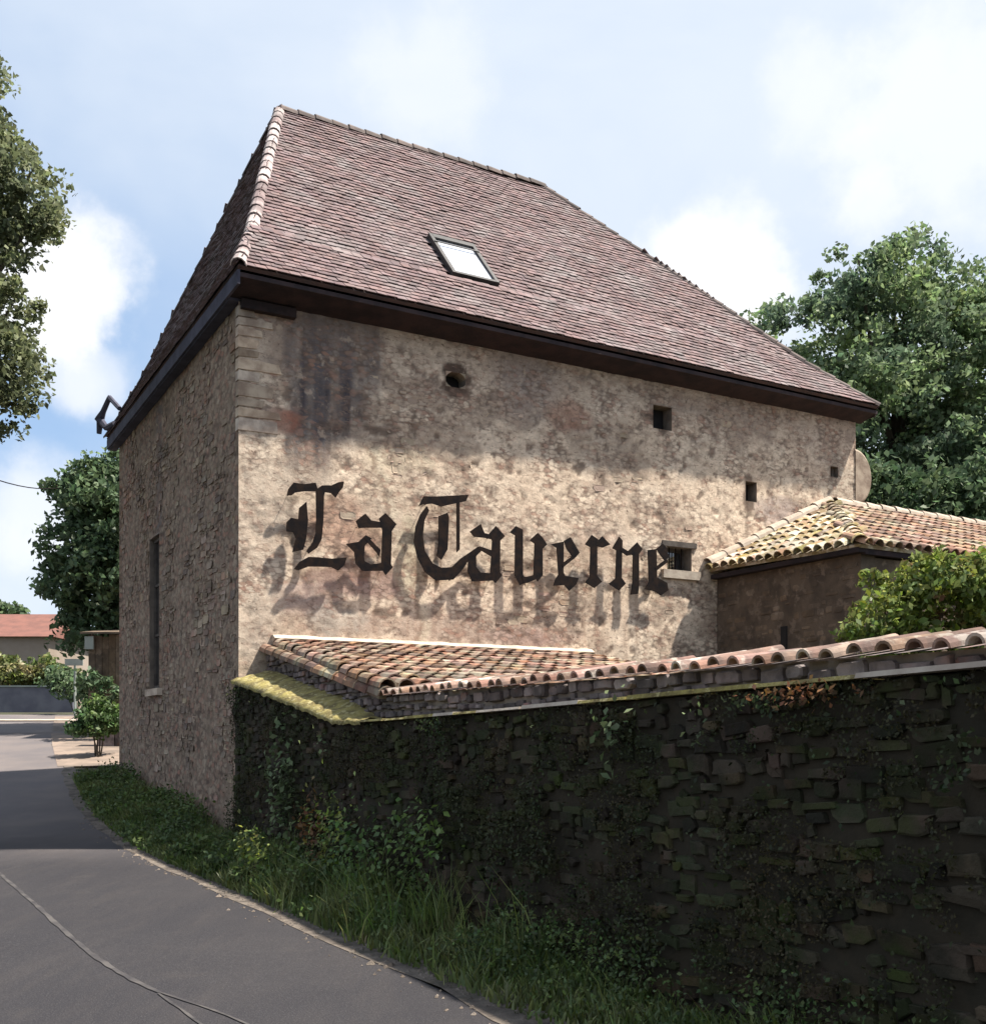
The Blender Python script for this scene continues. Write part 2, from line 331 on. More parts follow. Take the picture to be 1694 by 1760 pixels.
# ================================================================== THE GROUND
def strip(name, m, L, R, dz, sub=1):
    """sheet between two polylines of (x, y) on the ground"""
    b = MB()
    n = len(L)
    for i in range(n):
        for k in range(sub+1):
            f = k/sub; x = L[i][0]*(1-f)+R[i][0]*f; y = L[i][1]*(1-f)+R[i][1]*f
            b.v.append((x, y, gz(y)+dz))
    q = sub+1
    for i in range(n-1):
        for k in range(sub): b.f.append((i*q+k, i*q+k+1, (i+1)*q+k+1, (i+1)*q+k)); b.r.append(0)
    o = b.build(name, m); o['kind'] = 'structure'; return o
b = MB(); ys = [-300, -120, -60, -30, -15, -8]+[i*1.0 for i in range(-5, 46)]+[50, 60, 80, 120, 200, 400, 900]; xs = [-900, -300, -120, -60]+[i*4.0 for i in range(-12, 13)]+[60, 120, 300, 900]
for y in ys:
    for x in xs: b.v.append((x, y, gz(y)-.03 + (.9*noise.noise(Vector((x*.01, y*.01, 0))) if y > 120 else 0)))
n = len(xs)
for j in range(len(ys)-1):
    for i in range(n-1): b.f.append((j*n+i, j*n+i+1, (j+1)*n+i+1, (j+1)*n+i)); b.r.append(0)
b.build('ground', M['earth'])['kind'] = 'structure'
edge_px = [(880, 1760), (765, 1705), (650, 1650), (580, 1620), (510, 1590), (420, 1548), (330, 1510), (240, 1472), (170, 1425), (135, 1385), (120, 1350), (106, 1310), (97, 1280), (94, 1262), (96, 1248)]
edge = [gp(*p) for p in edge_px]
e0 = Vector(edge[0]); dd = (e0-Vector(edge[1])).normalized()
edge = [tuple(e0+dd*k) for k in (40, 14, 9, 6, 4.5, 3, 1.5)]+edge
# resample smoothly
def resamp(P, stp):
    P = [Vector(p) for p in P]; outp = [P[0]]; acc = 0
    for a, c in zip(P[:-1], P[1:]):
        l = (c-a).length; k = max(1, int(l/stp))
        for i in range(1, k+1): outp.append(a.lerp(c, i/k))
    for _ in range(6): outp = [outp[0]]+[(outp[i-1]+outp[i]*2+outp[i+1])/4 for i in range(1, len(outp)-1)]+[outp[-1]]
    return outp
E = resamp(edge, .6)
def nrm2(P, i):
    d = (P[min(i+1, len(P)-1)]-P[max(i-1, 0)]).normalized(); return Vector((-d.y, d.x))
LEFT = [p+nrm2(E, i)*6.2 for i, p in enumerate(E)]
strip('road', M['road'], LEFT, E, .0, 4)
strip('left_verge', M['earth'], [p+nrm2(E, i)*9 for i, p in enumerate(E)], [p+nrm2(E, i)*6.2 for i, p in enumerate(E)], .05)
# the side road crossing at the far end
yy = E[-1].y
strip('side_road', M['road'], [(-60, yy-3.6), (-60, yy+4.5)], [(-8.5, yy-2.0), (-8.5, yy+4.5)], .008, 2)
strip('painted_line', M['pale'], [(-60, yy+1.75), (-60, yy+2.2)], [(-8.6, yy+1.75), (-8.6, yy+2.2)], .016)
# gritty margin and grass bank up to the wall
IN = [p-nrm2(E, i)*(.26+.16*noise.noise(Vector((p.x*2.1, p.y*2.1, 3)))+.12*noise.noise(Vector((p.x*.7, p.y*.7, 9)))) for i, p in enumerate(E)]
OUT = [p+nrm2(E, i)*(.05+.14*noise.noise(Vector((p.x*3.0, p.y*3.0, 1)))) for i, p in enumerate(E)]
strip('road_margin', M['gravel'], OUT, IN, .004, 2)
gb = MB()
for _ in range(5200):
    k = random.randrange(8, len(E)-2); p = E[k].lerp(E[k+1], random.random())
    if p.y < 4.5 or p.y > 17: continue
    q = p-nrm2(E, k)*(random.gauss(.10, .13)); r = random.uniform(.006, .02)*(1 if random.random() < .9 else 1.8); z = gz(q.y)+.004
    ca, sa = math.cos(random.random()*6.28)*r, math.sin(random.random()*6.28)*r
    gb.add([(q.x-ca, q.y-sa, z-.002), (q.x+sa, q.y-ca, z-.002), (q.x+ca, q.y+sa, z-.002), (q.x-sa, q.y+ca, z-.002), (q.x+r*.2, q.y, z+r*.8)], [(0, 1, 4), (1, 2, 4), (2, 3, 4), (3, 0, 4)], random.random())
gb.build('loose_gravel', M['gravel'], kind='stuff')
fc = [gp(*p) for p in ((100, 1232), (94, 1262), (97, 1282), (107, 1318))]
strip('forecourt', M['sand'], [Vector(p)-Vector((.1, 0)) for p in fc], [(p[0]+6.5, p[1]+.6) for p in fc], .006, 3)
# crack-sealing lines on the near carriageway
def line(pts, wdt, name='road_seam'):
    P = resamp([gp(*p) for p in pts], .12)
    Lp = [p+nrm2(P, i)*wdt*(.5+.45*noise.noise(Vector((p.x*5, p.y*5, 0)))) for i, p in enumerate(P)]; Rp = [p-nrm2(P, i)*wdt*(.5+.45*noise.noise(Vector((p.x*5, p.y*5, 4)))) for i, p in enumerate(P)]
    return strip(name, M['seam'], Lp, Rp, .006)
line([(-30, 1478), (10, 1512), (55, 1550), (100, 1592), (140, 1628), (185, 1662), (240, 1692), (275, 1708)], .04)
line([(275, 1708), (320, 1722), (370, 1738), (420, 1758), (480, 1790)], .02)
line([(272, 1709), (310, 1735), (350, 1765), (390, 1800)], .018)

# ================================================================== THE TAVERN
LEN, DEP, TOP, EZ, RZ = 11.29, 8.11, 5.75, 5.85, 10.66
house = empty('tavern_house', 'old rubble stone house with steep hipped tile roof and black gothic lettering', 'house', 'house', (0, 0, -1.5))
def bl(px, py): return fp(px, py)
def blob(t, z, c, rt, rz): return max(0.0, 1-(((t-c[0])/rt)**2+((z-c[1])/rz)**2))
def sstep(a, b, x): x = max(0.0, min(1.0, (x-a)/(b-a))); return x*x*(3-2*x)
holes_f = []
def rect_px(x0, y0, x1, y1):
    a = fp(x0, (y0+y1)/2)[0]; c = fp(x1, (y0+y1)/2)[0]; cx = (x0+x1)/2
    return (a, c, fp(cx, y1)[1], fp(cx, y0)[1])
win = rect_px(1146, 941, 1188, 981)
ph1 = rect_px(766, 640, 800, 666); ph2 = rect_px(1122, 698, 1154, 738); ph3 = rect_px(1281, 828, 1300, 862); ph4 = rect_px(1427, 802, 1440, 820)
HF = [win, ph1, ph2, ph3, ph4]
gwin = (4.62, 5.36, .78, 3.36)
def grid_wall(name, m, axis, length, z0, z1, holes, dispf, colf, step, parent, depth=.5):
    """axis 'f': front wall, faces -s;  axis 'g': left wall, faces -t"""
    hs = sorted(set([round(x, 4) for h in holes for x in h[:2]])); vs_ = sorted(set([round(x, 4) for h in holes for x in h[2:]]))
    def cuts(a, b, extra):
        P = [a]; ks = sorted(extra+[b])
        for k in ks:
            n = max(1, round((k-P[-1])/step)); s0 = P[-1]; P += [s0+(k-s0)*i/n for i in range(1, n+1)]
        return P
    A = cuts(0, length, hs); B = cuts(z0, z1, vs_); na = len(A); b = MB(); cols = []
    for z in B:
        for a in A:
            on = any(abs(a-x) < 1e-3 and h[2]-1e-3 <= z <= h[3]+1e-3 for h in holes for x in h[:2]) or any(abs(z-x) < 1e-3 and h[0]-1e-3 <= a <= h[1]+1e-3 for h in holes for x in h[2:])
            d = 0.0 if (on or a < 1e-4 or a > length-1e-4) else dispf(a, z)
            b.v.append((a, -d, z) if axis == 'f' else (-d, a, z)); cols.append(colf(a, z))
    for j in range(len(B)-1):
        zc = (B[j]+B[j+1])/2
        for i in range(na-1):
            ac = (A[i]+A[i+1])/2
            if any(h[0] < ac < h[1] and h[2] < zc < h[3] for h in holes): continue
            q = (j*na+i, j*na+i+1, (j+1)*na+i+1, (j+1)*na+i)
            b.f.append(q if axis == 'f' else q[::-1]); b.r.append(0)
    o = b.build(name, m, parent, smooth=True)
    ca = o.data.color_attributes.new('Col', 'FLOAT_COLOR', 'POINT')
    ca.data.foreach_set('color', [x for c in cols for x in (*c, 1.0)])
    return o
fb = lambda x, y, z=0.0, o=4: noise.fractal(Vector((x, y, z)), 1.0, 2.0, o)
def lerp3(a, b, f): return tuple(a[i]*(1-f)+b[i]*f for i in range(3))
def exposed(t, z):
    e = fb(t*.55+4, z*.8, 2)*1.1 + fb(t*2.2, z*2.2, 5)*.35
    for px, py, rt, rz, k in ((700, 650, .9, .5, .7), (660, 1010, 1.2, .5, .6), (880, 700, .9, .5, .3), (1010, 760, 1.4, .5, .2), (610, 900, .6, .4, .5), (850, 1080, 1.8, .3, .6), (1400, 780, 1.0, .5, .35), (1320, 830, .8, .4, .3)):
        e += k*blob(t, z, fp(px, py), rt, rz)
    return sstep(.12, .42, e)
def vor(x, y, z):
    d, _ = noise.voronoi(Vector((x, y, z))); return d[1]-d[0]
def fdisp(t, z):
    e = exposed(t, z); g = sstep(.02, .16, vor(t*3.6+fb(t*3, z*3)*.2, z*6.4, 0))
    pit = sstep(.32, .5, fb(t*5, z*5, 11))
    return .004*fb(t*1.1, z*1.1, 1)+.0025*fb(t*7, z*7, 3) + e*(.010*g-.009) - .010*pit - .005*e
T1 = lambda px, py: fp(px, py)
def fcol(t, z):
    base = lerp3((.70, .575, .45), (.60, .48, .37), sstep(-.3, .4, fb(t*1.3, z*1.6, 7)))
    e = exposed(t, z); g = sstep(.03, .14, vor(t*3.6+fb(t*3, z*3)*.2, z*6.4, 0))
    cell = noise.cell(Vector((t*3.6, z*6.4, 0)))
    st = lerp3((.29, .21, .16), (.40, .32, .25), .5+.5*fb(t*1.6, z*2.6, 21))
    base = lerp3(base, lerp3((.20, .15, .115), st, g), e*.6)
    # dark small losses in the render
    base = lerp3(base, (.12, .085, .065), .75*sstep(.38, .5, fb(t*5, z*5, 11)))
    base = lerp3(base, (.20, .15, .12), .45*sstep(.30, .42, fb(t*3.1, z*6.0, 31)))
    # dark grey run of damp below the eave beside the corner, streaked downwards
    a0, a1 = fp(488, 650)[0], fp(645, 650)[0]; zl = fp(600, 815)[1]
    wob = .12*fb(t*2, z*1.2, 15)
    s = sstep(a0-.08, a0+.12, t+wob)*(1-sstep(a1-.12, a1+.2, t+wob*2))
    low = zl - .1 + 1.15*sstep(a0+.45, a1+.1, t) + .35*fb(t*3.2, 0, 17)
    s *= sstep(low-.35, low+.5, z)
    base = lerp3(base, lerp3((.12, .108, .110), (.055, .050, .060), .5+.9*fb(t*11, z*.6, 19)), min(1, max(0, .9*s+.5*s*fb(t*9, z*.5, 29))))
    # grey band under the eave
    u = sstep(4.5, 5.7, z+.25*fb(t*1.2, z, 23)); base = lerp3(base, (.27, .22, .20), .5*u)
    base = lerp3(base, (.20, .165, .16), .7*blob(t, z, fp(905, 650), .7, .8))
    # rust and rose patches
    for px, py, rt, rz, c, k in ((478, 722, .35, .22, (.30, .13, .09), .9), (975, 715, .5, .3, (.36, .20, .15), .6), (600, 905, .7, .5, (.47, .30, .22), .7), (620, 1000, .9, .28, (.28, .18, .16), .8),
        (530, 1030, .6, .3, (.30, .22, .20), .7), (900, 1095, .9, .16, (.30, .19, .17), .8), (800, 1085, 2.2, .25, (.33, .25, .21), .6), (1035, 930, .6, .4, (.50, .37, .29), .4), (660, 850, .5, .6, (.52, .42, .32), .7),
        (700, 960, .25, .7, (.52, .45, .33), .8), (690, 790, .7, .2, (.50, .42, .31), .6), (575, 1065, .5, .3, (.40, .36, .31), .7), (1340, 880, .8, .3, (.33, .27, .26), .6), (445, 900, .5, 2.4, (.50, .42, .34), .6), (1440, 850, .5, .8, (.36, .32, .26), .6)):
        q = blob(t, z, fp(px, py), rt, rz); base = lerp3(base, c, k*sstep(0, .7, q+.45*fb(t*3, z*3, 41)*(q > 0)))
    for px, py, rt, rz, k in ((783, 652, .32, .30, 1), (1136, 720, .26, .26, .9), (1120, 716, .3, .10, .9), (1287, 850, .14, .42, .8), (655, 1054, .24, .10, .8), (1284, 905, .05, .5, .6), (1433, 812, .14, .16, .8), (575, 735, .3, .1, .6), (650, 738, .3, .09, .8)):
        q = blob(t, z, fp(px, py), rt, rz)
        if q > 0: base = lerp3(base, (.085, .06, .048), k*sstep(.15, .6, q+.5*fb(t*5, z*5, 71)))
    # crack beside the T and runs of rust under the letters
    cz = fp(640, 770)[0]+.35*fb(0, z*1.1, 51)+.10*fb(1, z*4, 52)+(fp(640, 770)[1]-z)*.30
    if fp(640, 770)[1]-3.0 < z < fp(640, 770)[1]: base = lerp3(base, (.20, .14, .10), .7*(1-sstep(.015, .05, abs(t-cz)))); base = lerp3(base, (.58, .50, .38), .6*(1-sstep(.02, .10, abs(t-cz-.09))))
    if z < 2.6 and 1.0 < t < 6.6: base = lerp3(base, (.27, .17, .12), .35*sstep(.15, .4, fb(t*9, z*.5, 61))*sstep(.9, 1.6, z))
    return base
front = grid_wall('front_wall', M['facade'], 'f', LEN, -1.7, TOP, HF, fdisp, fcol, .04, house)
def gdisp(s, z):
    g = sstep(.02, .2, vor(s*3.0, z*6.0, 9)); return -.035+.012*g+.012*fb(s*1.2, z*1.2, 4)
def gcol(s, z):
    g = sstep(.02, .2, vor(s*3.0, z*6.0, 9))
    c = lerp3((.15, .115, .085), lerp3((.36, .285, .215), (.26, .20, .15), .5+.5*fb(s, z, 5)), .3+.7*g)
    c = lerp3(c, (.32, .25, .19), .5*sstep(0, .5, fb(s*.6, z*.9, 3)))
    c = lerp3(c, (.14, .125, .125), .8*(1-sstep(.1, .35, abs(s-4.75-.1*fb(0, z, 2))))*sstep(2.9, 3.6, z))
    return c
gab = grid_wall('left_wall', M['gable'], 'g', DEP, -1.9, TOP, [gwin], gdisp, gcol, .055, house)
MB().box((LEN-.5, .1, -1.7), (LEN-.02, DEP, TOP)).build('right_wall', M['mortar'], house)
MB().box((.05, DEP-.45, -1.7), (LEN-.55, DEP, TOP)).build('back_wall', M['mortar'], house)
# recesses behind the openings (five-sided boxes)
def recess(t0, t1, z0, z1, d, axis='f', name='wall_recess', m='mortar', back='dark'):
    b = MB(); P = lambda a, k, z: (a, k, z) if axis == 'f' else (k, a, z)
    v = [P(t0, 0, z0), P(t1, 0, z0), P(t1, 0, z1), P(t0, 0, z1), P(t0, d, z0), P(t1, d, z0), P(t1, d, z1), P(t0, d, z1)]
    b.add(v, [(0, 1, 5, 4), (1, 2, 6, 5), (2, 3, 7, 6), (3, 0, 4, 7)]); b.f += []
    o = b.build(name, M[m], house)
    MB().add([v[4], v[5], v[6], v[7]], [(0, 1, 2, 3)]).build('dark_back' if name == 'wall_recess' else 'interior', M[back], o)
    return o
for h in HF[1:]: recess(*h, .22)
t0, t1, z0, z1 = ph1
for ax, az_, sx, sz in ((t0, z0, 1, 1), (t1, z0, -1, 1), (t1, z1, -1, -1), (t0, z1, 1, -1)):
    w1, h1 = (t1-t0)*random.uniform(.26, .36)*sx, (z1-z0)*random.uniform(.28, .40)*sz
    tri = [(ax, az_), (ax+w1, az_), (ax+w1*.35, az_+h1*.45), (ax, az_+h1)]
    if sx*sz < 0: tri = tri[::-1]
    MB().add([(x_, -.004, z_) for x_, z_ in tri]+[(x_, .2, z_) for x_, z_ in tri], [(0, 1, 2, 3), (7, 6, 5, 4)]+[(i, i+4, (i+1) % 4+4, (i+1) % 4) for i in range(4)], random.random()).build('stone', M['rubble'], house)
recess(*win, .45, name='window_reveal')
wn = MB(); t0, t1, z0, z1 = win; k = .05
wn.box((t0, .2, z0), (t0+k, .26, z1)).box((t1-k, .2, z0), (t1, .26, z1)).box((t0+k, .202, z1-k), (t1-k, .258, z1)).box((t0+k, .202, z0), (t1-k, .258, z0+k))
wo = MB().box((t0+k, .225, z0+k), (t1-k, .235, z1-k)).build('window', M['glass'], house)
wn.build('frame', M['winwood'], wo)
g = MB()
for i in range(1, 4): x = t0+(t1-t0)*i/4; g.tube([(x, .1, z0), (x, .1, z1)], .009)
g.build('window_bar', M['iron'], wo)
MB().box((t0-.12, -.07, z0-.14), (t1+.14, .15, z0-.004)).build('window_sill', M['pale'], house)
MB().box((t0-.1, -.02, z1+.003), (t1+.1, .15, z1+.09)).build('lintel', M['winwood'], house)
# tall slit window in the shaded end wall
recess(*gwin, .35, 'g', name='window_reveal')
s0, s1, z0, z1 = gwin
wo = MB().box((.1, s0+.05, z0+.05), (.11, s1-.05, z1-.05)).build('window', M['glass'], house)
b = MB().box((.07, s0, z0), (.13, s0+.06, z1)).box((.07, s1-.06, z0), (.13, s1, z1)).box((.072, s0+.06, z0), (.128, s1-.06, z0+.06)).box((.072, s0+.06, z1-.06), (.128, s1-.06, z1))
for f in (.35, .68): b.box((.08, s0+.06, z0+(z1-z0)*f), (.125, s1-.06, z0+(z1-z0)*f+.04))
b.build('frame', M['winwood'], wo)
MB().box((-.06, s0-.1, z0-.12), (.12, s1+.1, z0-.003)).build('window_sill', M['brickq'], house)
# stones of the end wall and bare stones of the front wall
U, V = Vector((0, 1, 0)), Vector((0, 0, 1))
def gskip(a, b, lo, hi): return b > gwin[0]-.03 and a < gwin[1]+.03 and hi > gwin[2]-.15 and lo < gwin[3]+.02
def gkeep(s, z): return fb(s*.8, z*.8, 13)+random.uniform(-.3, .3) > -.02
gs = rubble((-.0, 0, 0), U, V, Vector((-1, 0, 0)), DEP-.25, lambda u: -1.5, lambda u: TOP-.02, (.07, .17), (.12, .34), (-.045, -.012), gskip, gkeep, .03, u0=.22)
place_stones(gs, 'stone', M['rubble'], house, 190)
def fskip(a, b, lo, hi):
    return any(b > h[0]-.05 and a < h[1]+.05 and hi > h[2]-.16 and lo < h[3]+.1 for h in HF) or (a < .8)
def fkeep(t, z): return exposed(t, z) > .55 and random.random() < .5 and not (z > 3.0 and fp(480, 650)[0] < t < fp(640, 650)[0])
fs_ = rubble((0, 0, 0), Vector((1, 0, 0)), V, Vector((0, -1, 0)), LEN-.3, lambda u: -.4, lambda u: 5.35, (.07, .14), (.10, .28), (-.02, -.004), fskip, fkeep, .03)
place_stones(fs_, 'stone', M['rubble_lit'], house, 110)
# quoins at the left corner of the front
z = 3.95
while z < 5.45:
    h = random.uniform(.10, .21); wq = random.choice((.26, .38, .52))*random.uniform(.8, 1.2)
    MB().hexa([(-.012, -.014, z), (wq, -.010, z+random.uniform(0, .02)), (wq, .1, z), (-.012, .1, z)], [(-.014+random.uniform(0,.02), -.024+random.uniform(0,.012), z+h-.02), (wq+random.uniform(-.05,.04), -.014, z+h-random.uniform(.02,.045)), (wq, .1, z+h-.03), (-.012, .1, z+h-.02)], random.random()).build('quoin', M['brickq'], house)
    z += h
# rounded masonry nib at the far right end of the front
c = fp(1462, 818); rr = .50; b = MB(); ring = []
nseg = 14
ang = [math.radians(-95+190*i/nseg) for i in range(nseg+1)]
for dpt, sc_ in ((-.02, .93), (.0, 1.0), (.3, 1.0), (.34, .93)):
    ring.append([(LEN-.02+rr*.85*max(0, math.cos(a))*sc_, dpt, c[1]+rr*math.sin(a)*sc_) for a in ang])
for r_ in ring: b.v += r_
k = nseg+1
for j in range(3):
    for i in range(nseg): b.f.append((j*k+i, j*k+i+1, (j+1)*k+i+1, (j+1)*k+i)); b.r.append(.5)
b.f.append(tuple(range(k))[::-1]); b.r.append(.5); b.f.append(tuple(range(3*k, 4*k))); b.r.append(.5)
b.build('rounded_nib', M['brickq'], house, smooth=False)
MB().box((LEN-.02, .01, 0), (LEN+.12, .3, c[1]-.35)).build('end_pier', M['brickq'], house)

# ------------------------------------------------------------------ main roof
roof_root = MB().box((.2, .2, TOP-.1), (LEN-.2, DEP-.2, TOP)).build('roof', M['wood'], house)
o = .42; oL, oR = .53, .385; a_ = .16; eN = (-a_, -oL, EZ); eR = (LEN+a_, -oR, EZ); eF = (-a_, DEP+o, EZ); eB = (LEN+a_, DEP+o, EZ)
bz = 6.72; bN = (.30, .47, bz); bR = (LEN-.80, .47, bz); bF = (.30, DEP-.47, bz); bB = (LEN-.80, DEP-.47, bz)
A = (1.88, 4.05, RZ); R = (7.14, 4.05, RZ)
facesR = [((eN, eR, bR, bN), 1), ((bN, bR, R, A), 1), ((eF, eN, bN, bF), 2), ((bF, bN, A), 2), ((eR, eB, bB, bR), 3), ((bR, bB, R), 3), ((eB, eF, bF, bB), 4), ((bB, bF, A, R), 4)]
tt = MB(); w_, e_, th = .15, .115, .011
tt.hexa([(-w_/2+.003, 0, .022), (w_/2-.003, 0, .022), (w_/2-.003, e_*1.5, 0), (-w_/2+.003, e_*1.5, 0)], [(-w_/2+.003, 0, .022+th), (w_/2-.003, 0, .022+th), (w_/2-.003, e_*1.5, th), (-w_/2+.003, e_*1.5, th)])
sheet = MB(); mats_n = []; mats_o = []
def face_tiles(poly, w_, e_, jit=.5, rowj=.014):
    P = [Vector(p) for p in poly]; U = (P[1]-P[0]).normalized(); N = (P[1]-P[0]).cross(P[2]-P[0]).normalized()
    if N.z < 0: N = -N
    V = N.cross(U).normalized(); O = P[0]
    if V.z < 0: V = -V
    pol = [((p-O).dot(U), (p-O).dot(V)) for p in P]
    def inside(x, y):
        s_ = None
        for i in range(len(pol)):
            x0, y0 = pol[i]; x1, y1 = pol[(i+1) % len(pol)]; cr = (x1-x0)*(y-y0)-(y1-y0)*(x-x0)
            if abs(cr) < 1e-9: continue
            if s_ is None: s_ = cr > 0
            elif (cr > 0) != s_: return False
        return True
    L = []; vmax = max(p[1] for p in pol); um = min(p[0] for p in pol); uM = max(p[0] for p in pol); j = 0; v = 0.0
    while v < vmax-.01:
        x = um+(w_/2 if j % 2 else 0)+random.uniform(-.01, .01)
        while x < uM:
            if inside(x, v+e_*.4):
                ra = random.gauss(0, .03*jit); M_ = face_mat(O+U*x+V*(v+random.uniform(-rowj, rowj))+N*(random.uniform(0, .010)+.022*noise.noise((O+U*x+V*v)*.55)), U, V, N) @ Matrix.Rotation(ra, 4, 'Z') @ Matrix.Rotation(random.gauss(0, .02*jit), 4, 'Y')
                if (U.cross(V)).dot(N) < 0: M_ = M_ @ Matrix.Scale(-1, 4, (1, 0, 0))
                L.append(M_)
            x += w_
        v += e_; j += 1
    return L, N
for poly, side in facesR:
    L, N = face_tiles(poly, w_, e_)
    sheet.slab(poly if (Vector(poly[1])-Vector(poly[0])).cross(Vector(poly[2])-Vector(poly[0])).z > 0 else poly[::-1], N, .05)
    if side == 1: mats_n += L
    elif side in (2, 3): mats_o += L
    else: mats_o += L[::1]
# skylight on the front slope
P0, P1, P2 = Vector(bN), Vector(bR), Vector(A); NR = (P1-P0).cross(P2-P0).normalized()
wN = D1*NR.x+D2*NR.y+Vector((0, 0, NR.z)); wP = HL(*P0)
def on_roof(px, py):
    d = Vector(((px-CX)/F, 1, (HY-py)/F)); k = wP.dot(wN)/d.dot(wN); return toh(d*k)
VR = NR.cross(Vector((1, 0, 0))).normalized(); VR = VR if VR.z > 0 else -VR
sk = [on_roof(*p) for p in ((735, 413), (801, 424), (848, 496), (788, 484))]
ctr = sum((Vector(p) for p in sk), Vector())/4
print('skylight corners', [tuple(round(x, 2) for x in p) for p in sk])
hw, hh = .40, .62
mats_n = [m_ for m_ in mats_n if not (abs((m_.translation-ctr).x) < hw+.02 and -hh-.12 < (m_.translation-ctr).dot(VR) < hh-.02)]
place_pieces(mats_n, tt, 'tile', M['tile'], roof_root, 240)
place_pieces(mats_o, tt, 'tile', M['tile'], roof_root, 60)
sheet.build('roof_deck', M['tileb'], roof_root)
Us = Vector((1, 0, 0))
def skp(x, y, h): return ctr+Us*x+VR*y+NR*h
def skbox(b, x0, x1, y0, y1, h0, h1): return b.hexa([skp(x0, y0, h0), skp(x1, y0, h0), skp(x1, y1, h0), skp(x0, y1, h0)], [skp(x0, y0, h1), skp(x1, y0, h1), skp(x1, y1, h1), skp(x0, y1, h1)])
b = MB(); t_ = .06
skbox(b, -hw, -hw+t_, -hh, hh, -.05, .11); skbox(b, hw-t_, hw, -hh, hh, -.05, .11); skbox(b, -hw+t_, hw-t_, -hh, -hh+t_, -.05, .108); skbox(b, -hw+t_, hw-t_, hh-.12, hh, -.05, .112)
skl = b.build('skylight', M['frame'], house)
skbox(MB(), -hw+t_, hw-t_, -hh+t_, hh-.12, .06, .075).build('pane', M['pale_pane'], skl)
skbox(MB(), -hw+.01, hw-.01, hh-.30, hh-.27, .114, .125).build('vent_bar', M['frame'], skl)
# hip and ridge tiles: half-round, lapped
def halfround(r, L_, th=.014, n=6, taper=.88):
    b = MB()
    for k, (y, f) in enumerate(((0, 1.0), (L_, taper))):
        for i in range(n+1):
            q = math.pi*i/n; b.v.append((math.cos(q)*r*f, y, math.sin(q)*r*f))
        for i in range(n+1):
            q = math.pi*i/n; b.v.append((math.cos(q)*(r*f-th), y, math.sin(q)*(r*f-th)))
    m_ = n+1
    for i in range(n):
        b.f += [(i, i+1, 2*m_+i+1, 2*m_+i), (m_+i+1, m_+i, 3*m_+i, 3*m_+i+1), (i+1, i, m_+i, m_+i+1)]
    b.f += [(0, 2*m_, 3*m_, m_), (n, m_+n, 3*m_+n, 2*m_+n)]; b.r = [0.0]*len(b.f)
    return b
def along(P, Q, pitch, up=Vector((0, 0, 1)), lift=0.0, jit=.02):
    P, Q = Vector(P), Vector(Q); d = (Q-P); n = max(1, int(d.length/pitch)); Y = d.normalized(); X = Y.cross(up).normalized(); Z = X.cross(Y)
    L = []
    for i in range(n):
        p = P+d*(i/n)+Z*(lift+random.uniform(-.006, .006)); L.append(face_mat(p, X, Y, Z) @ Matrix.Rotation(random.gauss(0, jit), 4, 'Z') @ Matrix.Rotation(-.03, 4, 'X'))
    return L
hr_ = halfround(.105, .36)
place_pieces(along(eN, bN, .24, lift=-.01)+along(bN, A, .30, lift=-.02), hr_, 'hip_tile', M['hip'], roof_root, 60)
place_pieces(along(A, R, .30, lift=-.03), halfround(.12, .36), 'ridge_tile', M['ridge'], roof_root, 60)
place_pieces(along(eF, bF, .3, lift=-.03)+along(bF, A, .3, lift=-.04)+along(eR, bR, .3, lift=-.02)+along(bR, R, .3, lift=-.012)+along(eB, bB, .3, lift=-.03)+along(bB, R, .3, lift=-.03), halfround(.09, .36), 'hip_tile', M['ridge'], roof_root, 30)
# eave boards, soffit, rafters
b = MB()
b.hexa([(-a_, -oL+.03, EZ-.125), (LEN+a_, -oR+.03, EZ-.125), (LEN+a_, -oR+.05, EZ-.125), (-a_, -oL+.05, EZ-.125)], [(-a_, -oL+.03, EZ-.07), (LEN+a_, -oR+.03, EZ-.07), (LEN+a_, -oR+.05, EZ-.07), (-a_, -oL+.05, EZ-.07)])
b.build('eave_board', M['wood'], roof_root)
MB().hexa([(-a_+.04, -oL+.052, EZ-.122), (LEN+a_-.01, -oR+.052, EZ-.122), (LEN+a_-.01, .03, EZ-.21), (-a_+.04, .03, EZ-.21)], [(-a_+.04, -oL+.052, EZ-.105), (LEN+a_-.01, -oR+.052, EZ-.105), (LEN+a_-.01, .03, EZ-.105), (-a_+.04, .03, EZ-.105)]).build('soffit', M['wood'], roof_root)
MB().box((-a_+.0, -oL+.03, EZ-.22), (-a_+.035, DEP+o, EZ-.04)).build('eave_board', M['soffit'], roof_root)
MB().box((-a_+.035, .0, EZ-.24), (.02, DEP+o-.02, EZ-.2)).build('soffit', M['soffit'], roof_root)
MB().box((-a_, DEP+o-.03, EZ-.16), (LEN+a_, DEP+o, EZ-.04)).build('eave_board', M['wood'], roof_root)
MB().box((LEN+a_-.03, -oR+.06, EZ-.16), (LEN+a_, DEP+o-.04, EZ-.04)).build('eave_board', M['wood'], roof_root)
MB().box((.02, -.09, EZ-.34), (.75, .02, EZ-.22)).build('corner_beam', M['wood'], roof_root)
# broken timber and iron bracket poking out at the far end of the shaded eave
b = MB(); P = lambda s, t, z: (t, s, z)
b.tube([P(DEP-.7, -.12, EZ+.30), P(DEP-.1, -.2, EZ+.66), P(DEP+.25, -.26, EZ+.46), P(DEP+.42, -.3, EZ+.34)], [.045, .05, .06, .10], 6)
b.tube([P(DEP+.42, -.3, EZ+.36), P(DEP+.1, -.22, EZ+.12), P(DEP-.3, -.14, EZ+.12)], [.08, .06, .05], 6)
b.tube([P(DEP+.35, -.3, EZ+.30), P(DEP+.45, -.3, EZ+.08)], [.07, .05], 6)
b.build('iron_bracket', M['soffit'], roof_root)

